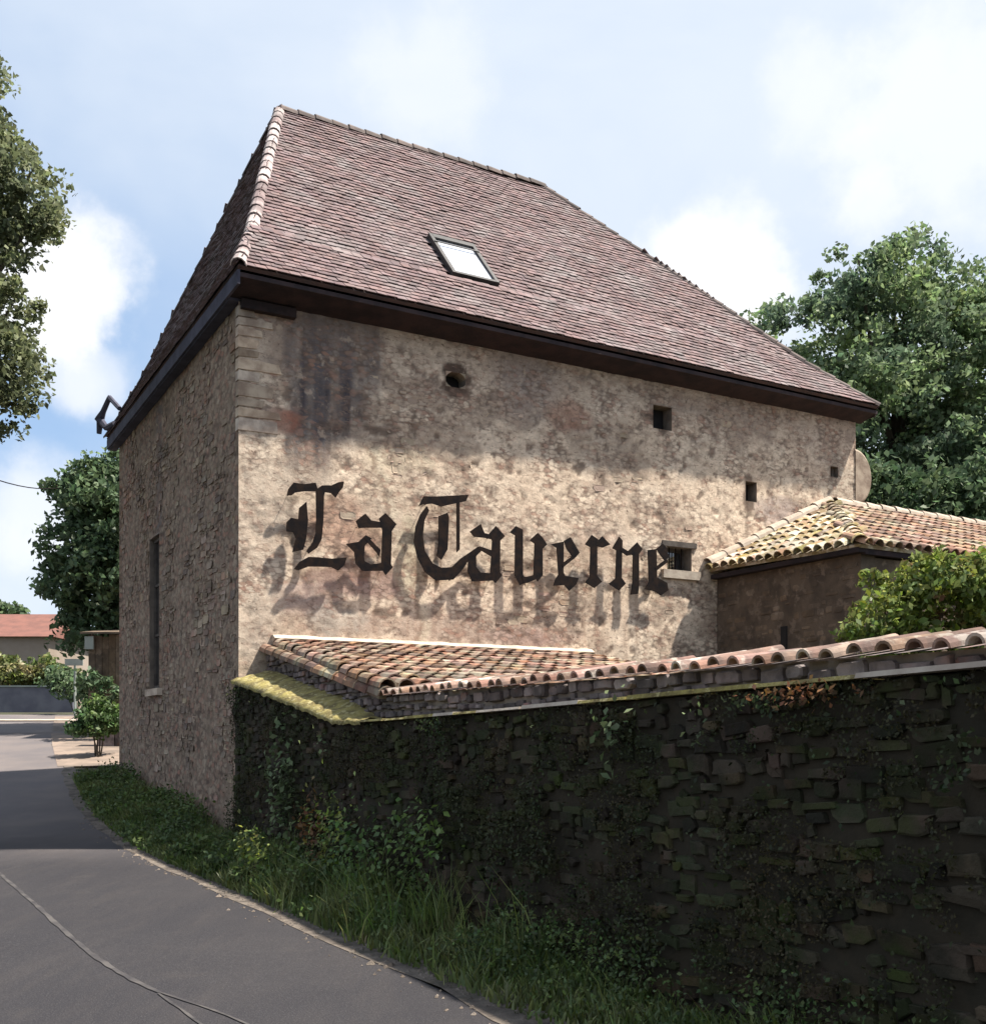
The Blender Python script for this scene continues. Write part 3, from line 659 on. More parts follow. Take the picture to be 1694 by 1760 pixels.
# ------------------------------------------------------------------ lettering
c4 = lambda P: [(480+x/4.458, 800+y/4.458) for x, y in P]
c5 = lambda P: [(780+x/3.683, 840+y/3.683) for x, y in P]
LET = [
 ('L', c4, [[(62,225),(75,185),(112,138),(190,150),(275,138),(285,175),(270,192),(190,190),(120,200),(90,222)],
            [(285,190),(330,160),(400,160),(455,135),(490,128),(480,165),(450,200),(430,240),(400,205),(345,198),(335,230),(330,420),(318,560),(285,625),(225,668),(215,655),(258,600),(285,520),(290,400)],
            [(205,285),(212,420),(198,560),(178,640),(105,660),(135,560),(110,505),(60,500),(62,440),(92,408),(150,420),(158,330)],
            [(118,792),(160,745),(225,708),(300,712),(400,722),(510,710),(492,760),(450,798),(400,772),(320,768),(220,768),(150,795)]]),
 ('a', c4, [[(592,428),(658,376),(702,428),(790,442),(790,472),(650,470),(612,475)],
            [(770,408),(812,372),(850,412),(890,450),(855,500),(848,760),(862,780),(815,832),(785,785),(796,500),(785,450)],
            [(518,603),(610,592),(662,542),(700,560),(648,612),(640,700),(650,740),(700,765),(790,750),(786,802),(640,802),(590,745),(580,660)],
            [(655,560),(672,552),(768,650),(764,690),(745,655)]]),
 ('T', c4, [[(1072,305),(1108,242),(1200,245),(1320,238),(1445,228),(1425,268),(1340,285),(1240,308),(1170,285),(1105,292)],
            [(1128,318),(1140,345),(1105,420),(1092,540),(1110,660),(1170,755),(1240,792),(1325,785),(1385,725),(1440,690),(1470,690),(1400,790),(1330,868),(1200,876),(1120,812),(1062,700),(1036,585),(1050,470),(1085,380)],
            [(1225,392),(1285,368),(1292,400),(1282,640),(1240,715),(1212,690),(1225,600)],
            [(1362,290),(1376,290),(1374,640),(1360,660)]]),
 ('a', c5, [[(105,272),(168,228),(190,285),(245,298),(245,318),(190,305),(130,300)],
            [(228,285),(265,242),(318,300),(288,325),(286,530),(300,548),(262,592),(232,560),(246,330)],
            [(0,520),(40,450),(100,410),(152,372),(168,392),(135,425),(135,495),(165,535),(240,540),(240,578),(118,582),(92,520),(92,440),(10,545),(-30,580)],
            [(150,375),(162,370),(238,395),(236,425)]]),
 ('v', c5, [[(358,275),(392,242),(432,262),(432,548),(465,585),(418,606),(388,545),(390,292)],
            [(484,325),(530,285),(556,312),(584,352),(556,378),(557,545),(530,582),(508,545),(513,345)],
            [(432,560),(462,562),(505,552),(520,570),(460,592),(440,590)]]),
 ('e', c5, [[(618,352),(692,338),(688,530),(700,555),(785,568),(770,602),(728,642),(700,605),(632,612),(642,582),(664,545),(652,372)],
            [(700,332),(736,312),(790,405),(758,440),(716,378)],
            [(686,478),(690,494),(772,428),(762,420)]]),
 ('r', c5, [[(833,350),(872,298),(908,322),(902,350),(902,552),(932,588),(888,624),(832,592),(862,560),(866,368)],
            [(905,342),(938,306),(984,352),(940,368),(905,358)]]),
 ('n', c5, [[(1005,375),(1045,308),(1062,330),(1056,565),(1082,600),(1044,640),(982,602),(1024,572),(1030,388)],
            [(1100,400),(1158,345),(1188,382),(1166,412),(1166,600),(1162,662),(1120,668),(1132,600),(1135,420)],
            [(1056,372),(1098,400),(1135,392),(1135,410),(1095,420),(1056,392)]]),
 ('e', c5, [[(1228,392),(1278,385),(1282,565),(1345,598),(1352,640),(1308,672),(1278,648),(1212,632),(1236,592)],
            [(1284,382),(1320,352),(1345,380),(1342,402),(1362,428),(1332,450),(1300,405)],
            [(1276,500),(1278,518),(1350,462),(1342,450)]]),
]
sg = fp(500, 1000, .17)
sign = empty('lettering', 'large black gothic letters reading La Taverne fixed on the front wall', 'sign', 'house', (sg[0], -.17, sg[1]))
for ch, tr, strokes in LET:
    root_l = None
    b = MB(); cen = []
    for j, st_ in enumerate(strokes):
        pts = [fp(x, y, .145) for x, y in tr(st_)]
        f0, f1 = -.150-.0015*j, -.138+.0015*j; n = len(pts)
        ar = sum(pts[i][0]*pts[(i+1) % n][1]-pts[(i+1) % n][0]*pts[i][1] for i in range(n))
        if ar < 0: pts = pts[::-1]
        q_ = []
        for i in range(n):
            a0, a1, a2 = Vector(pts[i-1]), Vector(pts[i]), Vector(pts[(i+1) % n]); e1 = (a1-a0).normalized(); e2 = (a2-a1).normalized()
            nn = Vector((e1.y+e2.y, -e1.x-e2.x)); nn = nn.normalized() if nn.length > .3 else Vector((0, 0)); q_.append(tuple(a1+nn*.013))
        pts = q_
        vs = [(t, f0, z) for t, z in pts]+[(t, f1, z) for t, z in pts]
        b.add(vs, [tuple(range(n)), tuple(range(2*n-1, n-1, -1))]+[(i, i+n, (i+1) % n+n, (i+1) % n) for i in range(n)])
        cen.append(pts)
    lo = b.build('letter', M['iron'], sign); lo['label'] = ('capital ' if ch.isupper() else 'small ')+'gothic letter '+ch
    pb = MB()
    for pts in cen[:2]:
        q = max(pts, key=lambda p: p[1]); r_ = min(pts, key=lambda p: p[1])
        for s_, e2 in ((r_, q),):
            x = s_[0]*.85+e2[0]*.15; zz = s_[1]*.85+e2[1]*.15; pb.tube([(x, -.138, zz), (x, .0, zz)], .004)
    pb.build('fixing_pin', M['iron'], lo)

# ================================================================== LEAN-TO SHED against the front
shed = empty('lean_to_shed', 'low lean-to with orange canal tiles against the foot of the front wall', 'shed', 'house', (.4, -2, -1.5))
z1_ = 1.19; slope = .172; K = .085
def shz(u): return z1_-slope*u
SW = 5.5
b = MB(); b.slab([(.47, -.0, shz(0)-.05), (.47-K*4.3, -4.3, shz(4.3)-.05), (SW, -4.3, shz(4.3)-.05), (SW, 0, shz(0)-.05)], (0, 0, 1), .06)
sroof = b.build('roof', M['canal'], shed)
ct = halfround(.095, .46, .014, 6, .8)
L = []; pit = .2; nrow = 13
x = .47+.06
Yd = Vector((K, 1, slope)).normalized()
while x < SW:
    for j in range(nrow):
        u = 4.36-j*.335; p = Vector((x-K*u, -u, shz(u)+.005)); X = Yd.cross(Vector((0, 0, 1))).normalized(); Z = X.cross(Yd)
        L.append(face_mat(p+Vector((random.uniform(-.012, .012), 0, random.uniform(0, .012))), X, Yd, Z) @ Matrix.Rotation(random.gauss(0, .03), 4, 'Z') @ Matrix.Rotation(-.035, 4, 'X'))
    x += pit
place_pieces(L, ct, 'tile', M['canal'], sroof, 300)
# mortar fillet where roof meets wall, rough, pale
b = MB(); n = 60; vs = []
for i in range(n+1):
    t = .44+(SW-.44)*i/n; j = .015*noise.noise(Vector((t*4, 0, 0))); jj = .03*noise.noise(Vector((t*3, 5, 0)))
    vs += [(t, .02, shz(0)+.13+j), (t, -.05+jj*.5, shz(0)+.125+j), (t, -.13+jj, shz(0)+.075), (t, .02, shz(0)-.02)]
for i in range(n):
    for k in range(4): b.f.append((i*4+k, i*4+(k+1) % 4, (i+1)*4+(k+1) % 4, (i+1)*4+k)); b.r.append(.5)
b.v = vs; b.f += [(0, 3, 2, 1), (n*4, n*4+1, n*4+2, n*4+3)]; b.r += [.5, .5]; b.build('mortar_fillet', M['pale'], shed)
MB().box((SW-.25, -4.2, -1.7), (SW-.05, -.03, .3)).build('side_wall', M['band'], shed)
MB().box((.5, -4.28, -1.7), (SW-.3, -4.1, .3)).build('end_wall', M['band'], shed)

# ================================================================== GARDEN WALL towards the camera
gwall = empty('garden_wall', 'dark mossy rubble garden wall along the road, lichen on its ledge', 'wall', 'house', (0, -5, -1.6))
pA = (.05, .70); 
KZ = [(0.0, .70), (.6, .62), (2.0, .405), (3.75, .13), (4.6, .13), (7.0, .185), (10.9, .285), (15, .40), (20, .5)]
def ztop(u):
    for (u0, a0), (u1, a1) in zip(KZ[:-1], KZ[1:]):
        if u <= u1: return a0+(a1-a0)*(u-u0)/(u1-u0)
    return KZ[-1][1]
US = [i*.25 for i in range(0, 65)]
b = MB()
for i, u in enumerate(US):
    zb = gz(14-CT*u)-.4; zt = ztop(u)
    b.v += [(-.058, -u-.03, zb), (-.052, -u-.03, zt-.02), (.40, -u-.03, zt-.02), (.45, -u-.03, zb)]
for i in range(len(US)-1):
    for k in range(4): b.f.append((i*4+k, (i+1)*4+k, (i+1)*4+(k+1) % 4, i*4+(k+1) % 4)); b.r.append(0)
b.f += [(0, 1, 2, 3), tuple(len(US)*4-1-i for i in range(4))]; b.r += [0, 0]
b.build('core', M['gcore'], gwall)
gl = lambda u: gz(14-CT*u)-.1
ws = rubble((-.075, -.03, 0), Vector((0, -1, 0)), V, Vector((-1, 0, 0)), 15.5, gl, lambda u: ztop(u)-.015, (.045, .12), (.07, .26), (-.006, .022), gap=.008, lay=1.5, irr=2.2)
place_stones(ws, 'stone', M['gwall'], gwall, 290)
# crusted ledge on top of the lower wall: broad on the raked part, then a thin pale edge
def ledge(u0, u1, m, t0, t1, th, name, n=40, bmp=.02):
    b = MB(); cols_ = 6
    for i in range(n+1):
        u = u0+(u1-u0)*i/n
        for k in range(cols_):
            f = k/(cols_-1); e = (k in (0, cols_-1))
            x = t0+(t1-t0)*f + ((.03*noise.noise(Vector((u*3, k, 0)))+.03*noise.noise(Vector((u*13, k, 0)))) if e else 0)
            b.v.append((x, -u-.03, ztop(u)+(0 if e else th)+.17*f*(1-sstep(3.4, 4.4, u))*sstep(0, .5, u+.2)+bmp*noise.noise(Vector((u*6, x*8, 2)))))
    for i in range(n):
        for k in range(cols_-1): b.f.append((i*cols_+k, i*cols_+k+1, (i+1)*cols_+k+1, (i+1)*cols_+k)); b.r.append(.5)
    # skirt
    k0 = len(b.v)
    for i in range(n+1):
        u = u0+(u1-u0)*i/n; p = b.v[i*cols_]; b.v.append((p[0]+.01, p[1], p[2]-.03-.03*abs(noise.noise(Vector((u*7, 3, 0))))))
    for i in range(n): b.f.append((i*cols_, (i+1)*cols_, k0+i+1, k0+i)); b.r.append(.5)
    return b.build(name, m, gwall, smooth=True)
ledge(.02, 4.4, M['lichen'], -.14, .38, .02, 'lichen_crust', 90, .022)
u = 4.4
while u < 15.5:
    l_ = random.uniform(.35, .8); a0, a1 = ztop(u), ztop(u+l_); th = random.uniform(.014, .026); tk = -.135+random.uniform(-.02, .015)
    MB().hexa([(tk, -u-.035, a0-.012), (.3, -u-.035, a0-.01), (.3, -u-l_-.025, a1-.01), (tk, -u-l_-.025, a1-.012)], [(tk+.01, -u-.035, a0-.012+th), (.3, -u-.035, a0-.01+th), (.3, -u-l_-.025, a1-.01+th), (tk+.01, -u-l_-.025, a1-.012+th)], random.random()).build('ledge_slate', M['pale'] if random.random() < .35 else M['lichen'], gwall)
    u += l_
# upper band of the wall, set back, carrying the tile coping
KT = [(0, 1.16), (4.25, .42), (15, .44), (20, .44)]
def zup(u):
    for (u0, a0), (u1, a1) in zip(KT[:-1], KT[1:]):
        if u <= u1: return a0+(a1-a0)*(u-u0)/(u1-u0)
    return .44
def tf(u): return .36-.17*min(1, u/4.25)
b = MB()
for u in US:
    b.v += [(tf(u)+.02, -u-.03, ztop(u)-.1), (tf(u)+.02, -u-.03, zup(u)-.05), (.7, -u-.03, zup(u)-.05), (.7, -u-.03, ztop(u)-.1)]
for i in range(len(US)-1):
    for k in range(4): b.f.append((i*4+k, (i+1)*4+k, (i+1)*4+(k+1) % 4, i*4+(k+1) % 4)); b.r.append(0)
b.f += [(0, 1, 2, 3), tuple(len(US)*4-1-i for i in range(4))]; b.r += [0, 0]
b.build('upper_core', M['mortar'], gwall)
us_ = rubble((.0, -.03, 0), Vector((0, -1, 0)), V, Vector((-1, 0, 0)), 15.5, lambda u: ztop(u)+.01, lambda u: zup(u)-.05, (.05, .11), (.08, .22), (.0, .035), gap=.014, lay=.5)
us2 = []
for vs, fs, r, c_ in us_:
    us2.append(([Vector((v.x+tf(-v.y), v.y, v.z)) for v in vs], fs, r, Vector((c_.x+tf(-c_.y), c_.y, c_.z))))
place_stones(us2, 'band_stone', M['band'], gwall, 200)
# verge tiles along the raked part
vt = halfround(.10, .42, .015, 6, .85); L = []
for j in range(13):
    u = 4.35-j*.335; L.append(face_mat(Vector((tf(u)-.02, -u, zup(u)-.055)), Vector((1, -.05, 0)).normalized(), Vector((.04, 1, .174)).normalized(), Vector((0, -.17, 1)).normalized()) @ Matrix.Rotation(random.gauss(0, .03), 4, 'Z'))
place_pieces(L, vt, 'verge_tile', M['canal'], gwall, 40)
# coping tiles laid across the wall: each its own part
cp = halfround(.052, .52, .014, 7, .8); L = []
u = 4.35
Yc = Vector((1, 0, .16)).normalized(); Xc = Vector((0, -1, 0)); Zc = Xc.cross(Yc)
while u < 15:
    L.append(face_mat(Vector((tf(u)-.10+random.uniform(-.02, .02), -u, zup(u)-.045+random.uniform(-.008, .01))), Xc, Yc, Zc) @ Matrix.Rotation(random.gauss(0, .05), 4, 'Z') @ Matrix.Rotation(random.gauss(0, .02), 4, 'X'))
    u += .165+random.uniform(-.012, .012)
place_pieces(L, cp, 'coping_tile', M['coping'], gwall, 80)
b = MB()
u = 4.3
while u < 15: b.add([Vector((tf(u)-.07, -u-.02, zup(u)-.05)), Vector((tf(u)-.07, -u-.16, zup(u)-.05)), Vector((.72, -u-.16, zup(u)+.04)), Vector((.72, -u-.02, zup(u)+.04))], [(0, 1, 2, 3)], random.random()); u += .185
b.build('coping_bed', M['band'], gwall, kind='stuff')

# ================================================================== ANNEX with mossy roof
annex = empty('annex', 'low brown annex with a yellow mossy canal tile hip roof beside the front wall', 'building', 'house', (8, -1.5, -1.4))
q = 3.05
MB().box((8.02, -q, -1.6), (8.3, -.03, 2.62)).build('side_wall', M['brown'], annex)
MB().box((8.3, -q+.002, -1.6), (16.5, -q+.3, 2.52)).build('front_wall', M['brown'], annex)
MB().box((11.45, -.2, -1.6), (16.5, .1, 3.9)).build('back_wall', M['brown'], annex)
MB().box((7.998, -1.62, 1.28), (8.06, -1.5, 1.66)).build('wall_slot', M['dark'], annex)
an = rubble((8.02, -.05, 0), Vector((0, -1, 0)), Vector((0, 0, 1)), Vector((-1, 0, 0)), 2.95, lambda u: .2, lambda u: 2.55, (.06, .13), (.10, .30), (-.012, .012), lambda a, b, lo, hi: (b > 1.4 and a < 1.62 and hi > 1.2 and lo < 1.7), gap=.025)
place_stones(an, 'stone', M['brown'], annex, 200)
aP = (7.83, -.02, 2.73); aC = (7.85, -q-.14, 2.66); aA = (10.60, -.02, 4.05); aE = (16.8, -q-.14, 2.66); aT = (16.8, -.02, 4.05)
ar = MB().slab([aP, aC, aA], Vector((aC[0]-aP[0], aC[1]-aP[1], aC[2]-aP[2])).cross(Vector(aA)-Vector(aP)).normalized(), .05)
n2 = (Vector(aE)-Vector(aC)).cross(Vector(aT)-Vector(aC)).normalized(); ar.slab([aC, aE, aT, aA], n2, .05)
aroof = ar.build('roof', M['moss'], annex)
def canal_face(poly, Uv, down, pitch, exp, edge_skip=.05):
    """columns run down the slope; down = unit vector down the slope, Uv = unit vector along the eave"""
    P = [Vector(p) for p in poly]; Uv = Vector(Uv).normalized(); Dn = Vector(down).normalized(); up = -Dn; Nn = Uv.cross(up).normalized()
    if Nn.z < 0: Nn = -Nn
    O = P[0]; pol = [((p-O).dot(Uv), (p-O).dot(Dn)) for p in P]
    L = []; u = min(p[0] for p in pol)+pitch/2; um = max(p[0] for p in pol)
    while u < um:
        xs_ = []
        for i in range(len(pol)):
            (x0, y0), (x1, y1) = pol[i], pol[(i+1) % len(pol)]
            if (x0-u)*(x1-u) < 0: xs_.append(y0+(y1-y0)*(u-x0)/(x1-x0))
        if len(xs_) >= 2:
            lo, hi = min(xs_), max(xs_); d = hi+.06
            while d > lo+exp*.5:
                X = up.cross(Nn).normalized()
                L.append(face_mat(O+Uv*u+Dn*d+Nn*(.012+random.uniform(0, .01)), X, up, Nn) @ Matrix.Rotation(random.gauss(0, .03), 4, 'Z') @ Matrix.Rotation(-.035, 4, 'X')); d -= exp
        u += pitch
    return L
L1 = canal_face([aP, aC, aA], (0, -1, -.02), (-1, 0, -.48), .2, .33)
dn = Vector((0, -1, -(aT[2]-aE[2])/(q+.12))).normalized()
L2 = canal_face([aC, aE, aT, aA], (1, 0, 0), dn, .2, .33)
place_pieces(L1, ct, 'tile', M['moss'], aroof, 140)
place_pieces(L2, ct, 'tile', M['canal'], aroof, 160)
place_pieces(along(aC, aA, .34, lift=.02), halfround(.12, .42), 'hip_tile', M['moss'], aroof, 30)
place_pieces(along((7.80, -.05, 2.80), (10.55, -.05, 4.12), .34, lift=.0), halfround(.11, .42), 'verge_tile', M['pale'], aroof, 30)
place_pieces(along((10.7, -.04, 4.1), (16.7, -.04, 4.1), .36), halfround(.12, .42), 'ridge_tile', M['pale'], aroof, 30)
MB().box((7.86, -q-.1, 2.56), (8.0, -.05, 2.63)).build('eave_board', M['wood'], aroof)
MB().box((8.0, -q-.1, 2.54), (16.6, -q-.02, 2.62)).build('eave_board', M['wood'], aroof)

# ================================================================== FOLIAGE
def leaf_mesh(name, m, pts, size, parent=None, nrm=None, squash=.6, o=Vector((0, 0, 0)), kind=None, curl=.25):
    P = np.asarray(pts, dtype=float); n = len(P)
    a = np.random.normal(size=(n, 3)); 
    if nrm is not None: a = a*.55+np.asarray(nrm)
    a /= np.linalg.norm(a, axis=1)[:, None]
    b = np.random.normal(size=(n, 3)); b -= a*(a*b).sum(1)[:, None]; b /= np.linalg.norm(b, axis=1)[:, None]; c = np.cross(a, b)
    s = size*np.random.uniform(.6, 1.35, n)[:, None] if np.isscalar(size) else (np.asarray(size)*np.random.uniform(.6, 1.35, n))[:, None]
    v = np.stack([P-b*s*.5, P+c*s*squash*.5+a*s*curl*.3-b*s*.08, P+b*s*.5, P-c*s*squash*.5+a*s*curl*.3-b*s*.08], 1).reshape(-1, 3)-np.array(o)
    me = bpy.data.meshes.new(name); me.vertices.add(4*n); me.vertices.foreach_set('co', v.ravel())
    me.loops.add(4*n); me.loops.foreach_set('vertex_index', np.arange(4*n)); me.polygons.add(n); me.polygons.foreach_set('loop_start', np.arange(n)*4)
    me.update(calc_edges=True)
    at = me.attributes.new('rnd', 'FLOAT', 'FACE'); at.data.foreach_set('value', np.random.rand(n))
    me.materials.append(m); me.validate()
    ob = newobj(name, me, parent)
    if kind: ob['kind'] = kind
    return ob
def crown_points(blobs, nclus, nleaf, cr, inner=.35):
    vol = np.array([b[3]*b[4]*b[5] for b in blobs])**.8; vol /= vol.sum(); pts = []
    for _ in range(nclus):
        b = blobs[np.random.choice(len(blobs), p=vol)]; d = np.random.normal(size=3); d /= np.linalg.norm(d)
        r = inner+(1-inner)*np.random.rand()**.45; c = np.array(b[:3])+d*np.array(b[3:6])*r
        k = max(4, int(nleaf*np.random.uniform(.5, 1.5))); q = np.random.normal(size=(k, 3)); q /= np.linalg.norm(q, axis=1)[:, None]
        rad = cr*np.random.uniform(.55, 1.35)
        pts.append(c+q*(np.random.rand(k, 1)**.5)*rad*np.array([1, 1, .75]))
    return np.concatenate(pts)
def tree(name, label, base, blobs, nclus, nleaf, cr, leaf, m, tr=.3, group=None, limbs=9, cat='tree'):
    base = Vector(base); rt = empty(name, label, cat, 'world', tuple(base), group)
    cc = sum((Vector(b[:3]) for b in blobs), Vector())/len(blobs)
    tb = MB(); topz = max(b[2]+b[5]*.5 for b in blobs)
    top = Vector((cc.x, cc.y, topz)); pts = [base.lerp(top, f)+Vector((random.uniform(-.2, .2), random.uniform(-.2, .2), 0))*(f > 0) for f in (0, .15, .3, .5, .7, .9)]
    tb.tube(pts, [tr*1.25, tr, tr*.85, tr*.6, tr*.35, tr*.1], 8)
    tb.build('trunk', M['bark'], rt)
    lb = MB()
    for b in (blobs*3)[:max(limbs, len(blobs))]:
        e = Vector(b[:3])+Vector((random.uniform(-.6, .6)*b[3], random.uniform(-.6, .6)*b[4], random.uniform(-.2, .7)*b[5])); s = pts[random.choice((1, 2, 3))]
        mid = s.lerp(e, .5)+Vector((0, 0, -.15*(e-s).length*random.random())); lb.tube([s, mid, e], [tr*.4, tr*.22, tr*.05], 5)
    lb.build('limbs', M['bark'], rt)
    leaf_mesh('crown', m, crown_points(blobs, nclus, nleaf, cr), leaf, rt, o=base)
    return rt
def pt(px, py, Y): return ((px-CX)/F*Y, Y, (HY-py)/F*Y)
def pb(px, py, Y, rpx, rpy, ry): x, y, z = pt(px, py, Y); return (x, y, z, rpx/F*Y, ry, rpy/F*Y)
# big tree beyond the right end of the tavern
Yb = 33
B = [pb(1520, 560, Yb, 115, 130, 3.0), pb(1430, 600, Yb, 90, 120, 3), pb(1610, 640, Yb, 130, 150, 3.4), pb(1500, 740, Yb-1, 190, 120, 3.5), pb(1640, 820, Yb-1, 170, 90, 3.4), pb(1400, 720, Yb, 100, 110, 3), pb(1720, 700, Yb, 160, 220, 4), pb(1345, 590, Yb+1, 60, 50, 2),
     pb(1560, 470, Yb, 55, 60, 2), pb(1440, 490, Yb, 50, 50, 2), pb(1290, 560, Yb+2, 50, 32, 1.5), pb(1830, 760, Yb, 150, 200, 4), pb(1640, 520, Yb+1, 60, 50, 2)]
tree('broad_tree', 'large leafy tree rising behind the right end of the tavern roof', (12.5, Yb, gz(Yb)), B, 1350, 62, .50, .19, M['leaft'], .5)
B = [pb(1400, 850, 29, 150, 60, 2), pb(1560, 870, 29, 150, 55, 2), pb(1720, 860, 29, 150, 70, 2), pb(1500, 930, 29, 260, 70, 2)]
leafo = empty('dark_hedge', 'dense dark hedge under the big tree behind the annex', 'hedge', 'world', (11, 29, gz(29)))
leaf_mesh('foliage', M['leafd'], crown_points(B, 420, 50, .6, .2), .22, leafo, o=Vector((11, 29, gz(29))))
sb = MB()
for i in range(8): sb.tube([(7.5+i*1.3, 29, gz(29)), (7.6+i*1.3+random.uniform(-.3, .3), 29, 4.5)], [.07, .03], 5)
sb.build('stems', M['bark'], leafo)
# tree behind the shaded end
Yt = 31
B = [pb(175, 860, Yt, 60, 60, 1.5), pb(150, 940, Yt, 70, 60, 1.6), pb(195, 1000, Yt, 90, 80, 1.8), pb(125, 1010, Yt, 55, 50, 1.5), pb(240, 900, Yt, 90, 130, 2), pb(112, 845, Yt, 32, 22, .8), pb(160, 1080, Yt, 60, 50, 1.4), pb(190, 812, Yt, 35, 30, 1)]
tree('bushy_tree', 'dark bushy tree standing behind the shaded end of the tavern', (-11.0, Yt, gz(Yt)), B, 620, 44, .42, .19, M['leafd'], .28)
# overhanging tree at the left edge
Yl = 17
B = [pb(-60, 330, Yl, 115, 130, 1.6), pb(20, 330, Yl, 72, 95, 1.1), pb(70, 365, Yl, 42, 38, .7), pb(-20, 500, Yl, 80, 90, 1.4), pb(-50, 620, Yl, 110, 90, 1.6), pb(10, 640, Yl, 58, 60, 1), pb(-90, 200, Yl, 90, 120, 1.6), pb(14, 230, Yl, 35, 45, .7), pb(-22, 140, Yl, 30, 50, .6), pb(-30, 720, Yl, 52, 38, .9), pb(-210, 450, Yl, 160, 300, 2.5), pb(40, 420, Yl, 30, 22, .5), pb(-250, 150, Yl, 160, 200, 2.4)]
tree('overhanging_tree', 'tree at the left edge leaning its foliage over the road', (-12.5, 17.5, gz(17)), B, 1150, 60, .27, .105, M['leafl'], .32)
# far tree line
B = [pb(5, 1052, 75, 30, 14, 3), pb(-70, 1040, 75, 70, 30, 3)]
tree('distant_tree', 'distant round tree peeping over the red roofed house', (-34, 75, 1), B, 120, 30, .6, .45, M['leafd'], .3, cat='tree')
# shrub behind the coping at the right
def shrub(name, label, base, blobs, nclus, nleaf, cr, leaf, m, group=None, cat='shrub', stems=6):
    base = Vector(base); rt = empty(name, label, cat, 'world', tuple(base), group)
    sb = MB()
    for i in range(stems):
        b = random.choice(blobs); e = Vector(b[:3])+Vector((random.uniform(-.5, .5)*b[3], random.uniform(-.3, .3)*b[4], b[5]*.4)); sb.tube([base+Vector((random.uniform(-.1, .1), random.uniform(-.1, .1), 0)), (base+e)/2+Vector((random.uniform(-.1, .1), 0, 0)), e], [.02, .014, .005], 5)
    sb.build('stems', M['bark'], rt); leaf_mesh('foliage', m, crown_points(blobs, nclus, nleaf, cr, .15), leaf, rt, o=base); return rt
B = [pb(1530, 1055, 10.8, 75, 45, .5), pb(1620, 1020, 10.8, 95, 65, .6), pb(1580, 985, 10.8, 50, 35, .4), pb(1700, 1010, 10.6, 80, 70, .6), pb(1480, 1085, 10.6, 42, 26, .3), pb(1600, 1130, 10.8, 120, 60, .6), pb(1790, 1030, 10.8, 90, 90, .6), pb(1510, 995, 10.8, 22, 26, .2)]
shrub('flowering_shrub', 'sunlit yellow green shrub with reddish sprigs behind the tiled coping', (4.8, 10.8, -1.6), B, 520, 22, .13, .085, M['leafs'], stems=16)

# ------------------------------------------------------------------ far left: house, hedge, low wall, post, outbuilding
fh = empty('distant_house', 'distant low house with red tiled roof at the far left', 'house', 'world', (-24, 50, 1))
Yh = 50; xr = pt(90, 1090, Yh)[0]; z_r, z_e, z_b = pt(0, 1050, Yh)[2], pt(0, 1092, Yh)[2], 1.0
MB().box((xr-14, Yh+.3, z_b), (xr-.3, Yh+7, z_e)).build('wall', M['farwall'], fh)
rf = MB().add([(xr-14.3, Yh, z_e-.05), (xr, Yh, z_e-.05), (xr, Yh+7.3, z_e-.05), (xr-14.3, Yh+7.3, z_e-.05), (xr-14.3, Yh+3.65, z_r+.25), (xr-.2, Yh+3.65, z_r+.25)], [(0, 1, 5, 4), (1, 2, 5), (2, 3, 4, 5), (3, 0, 4), (0, 3, 2, 1)], .5).build('roof', M['farroof'], fh)
for i in range(5):
    w0 = xr-2.6-i*2.6; wo = MB().box((w0, Yh+.26, z_b+.75), (w0+.8, Yh+.34, z_b+1.75)).build('window', M['glass'], fh)
hd = empty('garden_hedge', 'yellow green garden hedge in front of the red roofed house', 'hedge', 'world', (-17.5, 43, gz(43)))
B = [pb(20, 1158, 43, 60, 26, 1), pb(75, 1155, 43, 35, 24, .8), pb(-60, 1150, 43, 70, 34, 1), pb(115, 1165, 43, 22, 18, .7)]
leaf_mesh('foliage', M['leafy'], crown_points(B, 260, 30, .35, .2), .2, hd, o=Vector((-17.5, 43, gz(43))))
lw = empty('low_wall', 'low blue grey boundary wall across the end of the road', 'wall', 'world', (-18, 41, gz(41)))
Yw = 41; xa, xb = -40, pt(125, 1190, Yw)[0]; zt = pt(0, 1181, Yw)[2]
MB().box((xa, Yw, gz(Yw)-.3), (xb, Yw+.3, zt)).build('wall_body', M['bluewall'], lw)
MB().box((xa, Yw-.04, zt+.002), (xb+.04, Yw+.34, zt+.06)).build('coping', M['signm'], lw)
sp = empty('sign_post', 'pale sign board on a slim post at the road end', 'sign', 'world', (*pt(129, 1195, 36)[:2], gz(36)))
x, y, zt = pt(129, 1139, 36)
MB().tube([(x, y, gz(36)), (x, y, zt)], .045, 8).build('post', M['signm'], sp)
MB().box((x-.32, y-.06, zt-.1), (x+.28, y-.03, zt+.12)).build('board', M['signm'], sp)
ob = empty('outbuilding', 'small brown shed in shade beside the far corner of the tavern', 'shed', 'world', (-11.2, 28, gz(28)))
x0, x1 = pt(152, 1100, 28.5)[0], pt(230, 1100, 28.5)[0]; zt = pt(0, 1092, 28.5)[2]
xi = x0
while xi < x1-.01:
    MB().box((xi, 28.5+random.uniform(0, .02), gz(28)-.2), (min(xi+.17, x1), 28.56, zt+random.uniform(-.05, .03)), random.random()).build('plank', M['brown'], ob); xi += .18
MB().box((x0+.02, 28.57, gz(28)-.2), (x1, 31.5, zt-.1)).build('shed_body', M['wood'], ob)
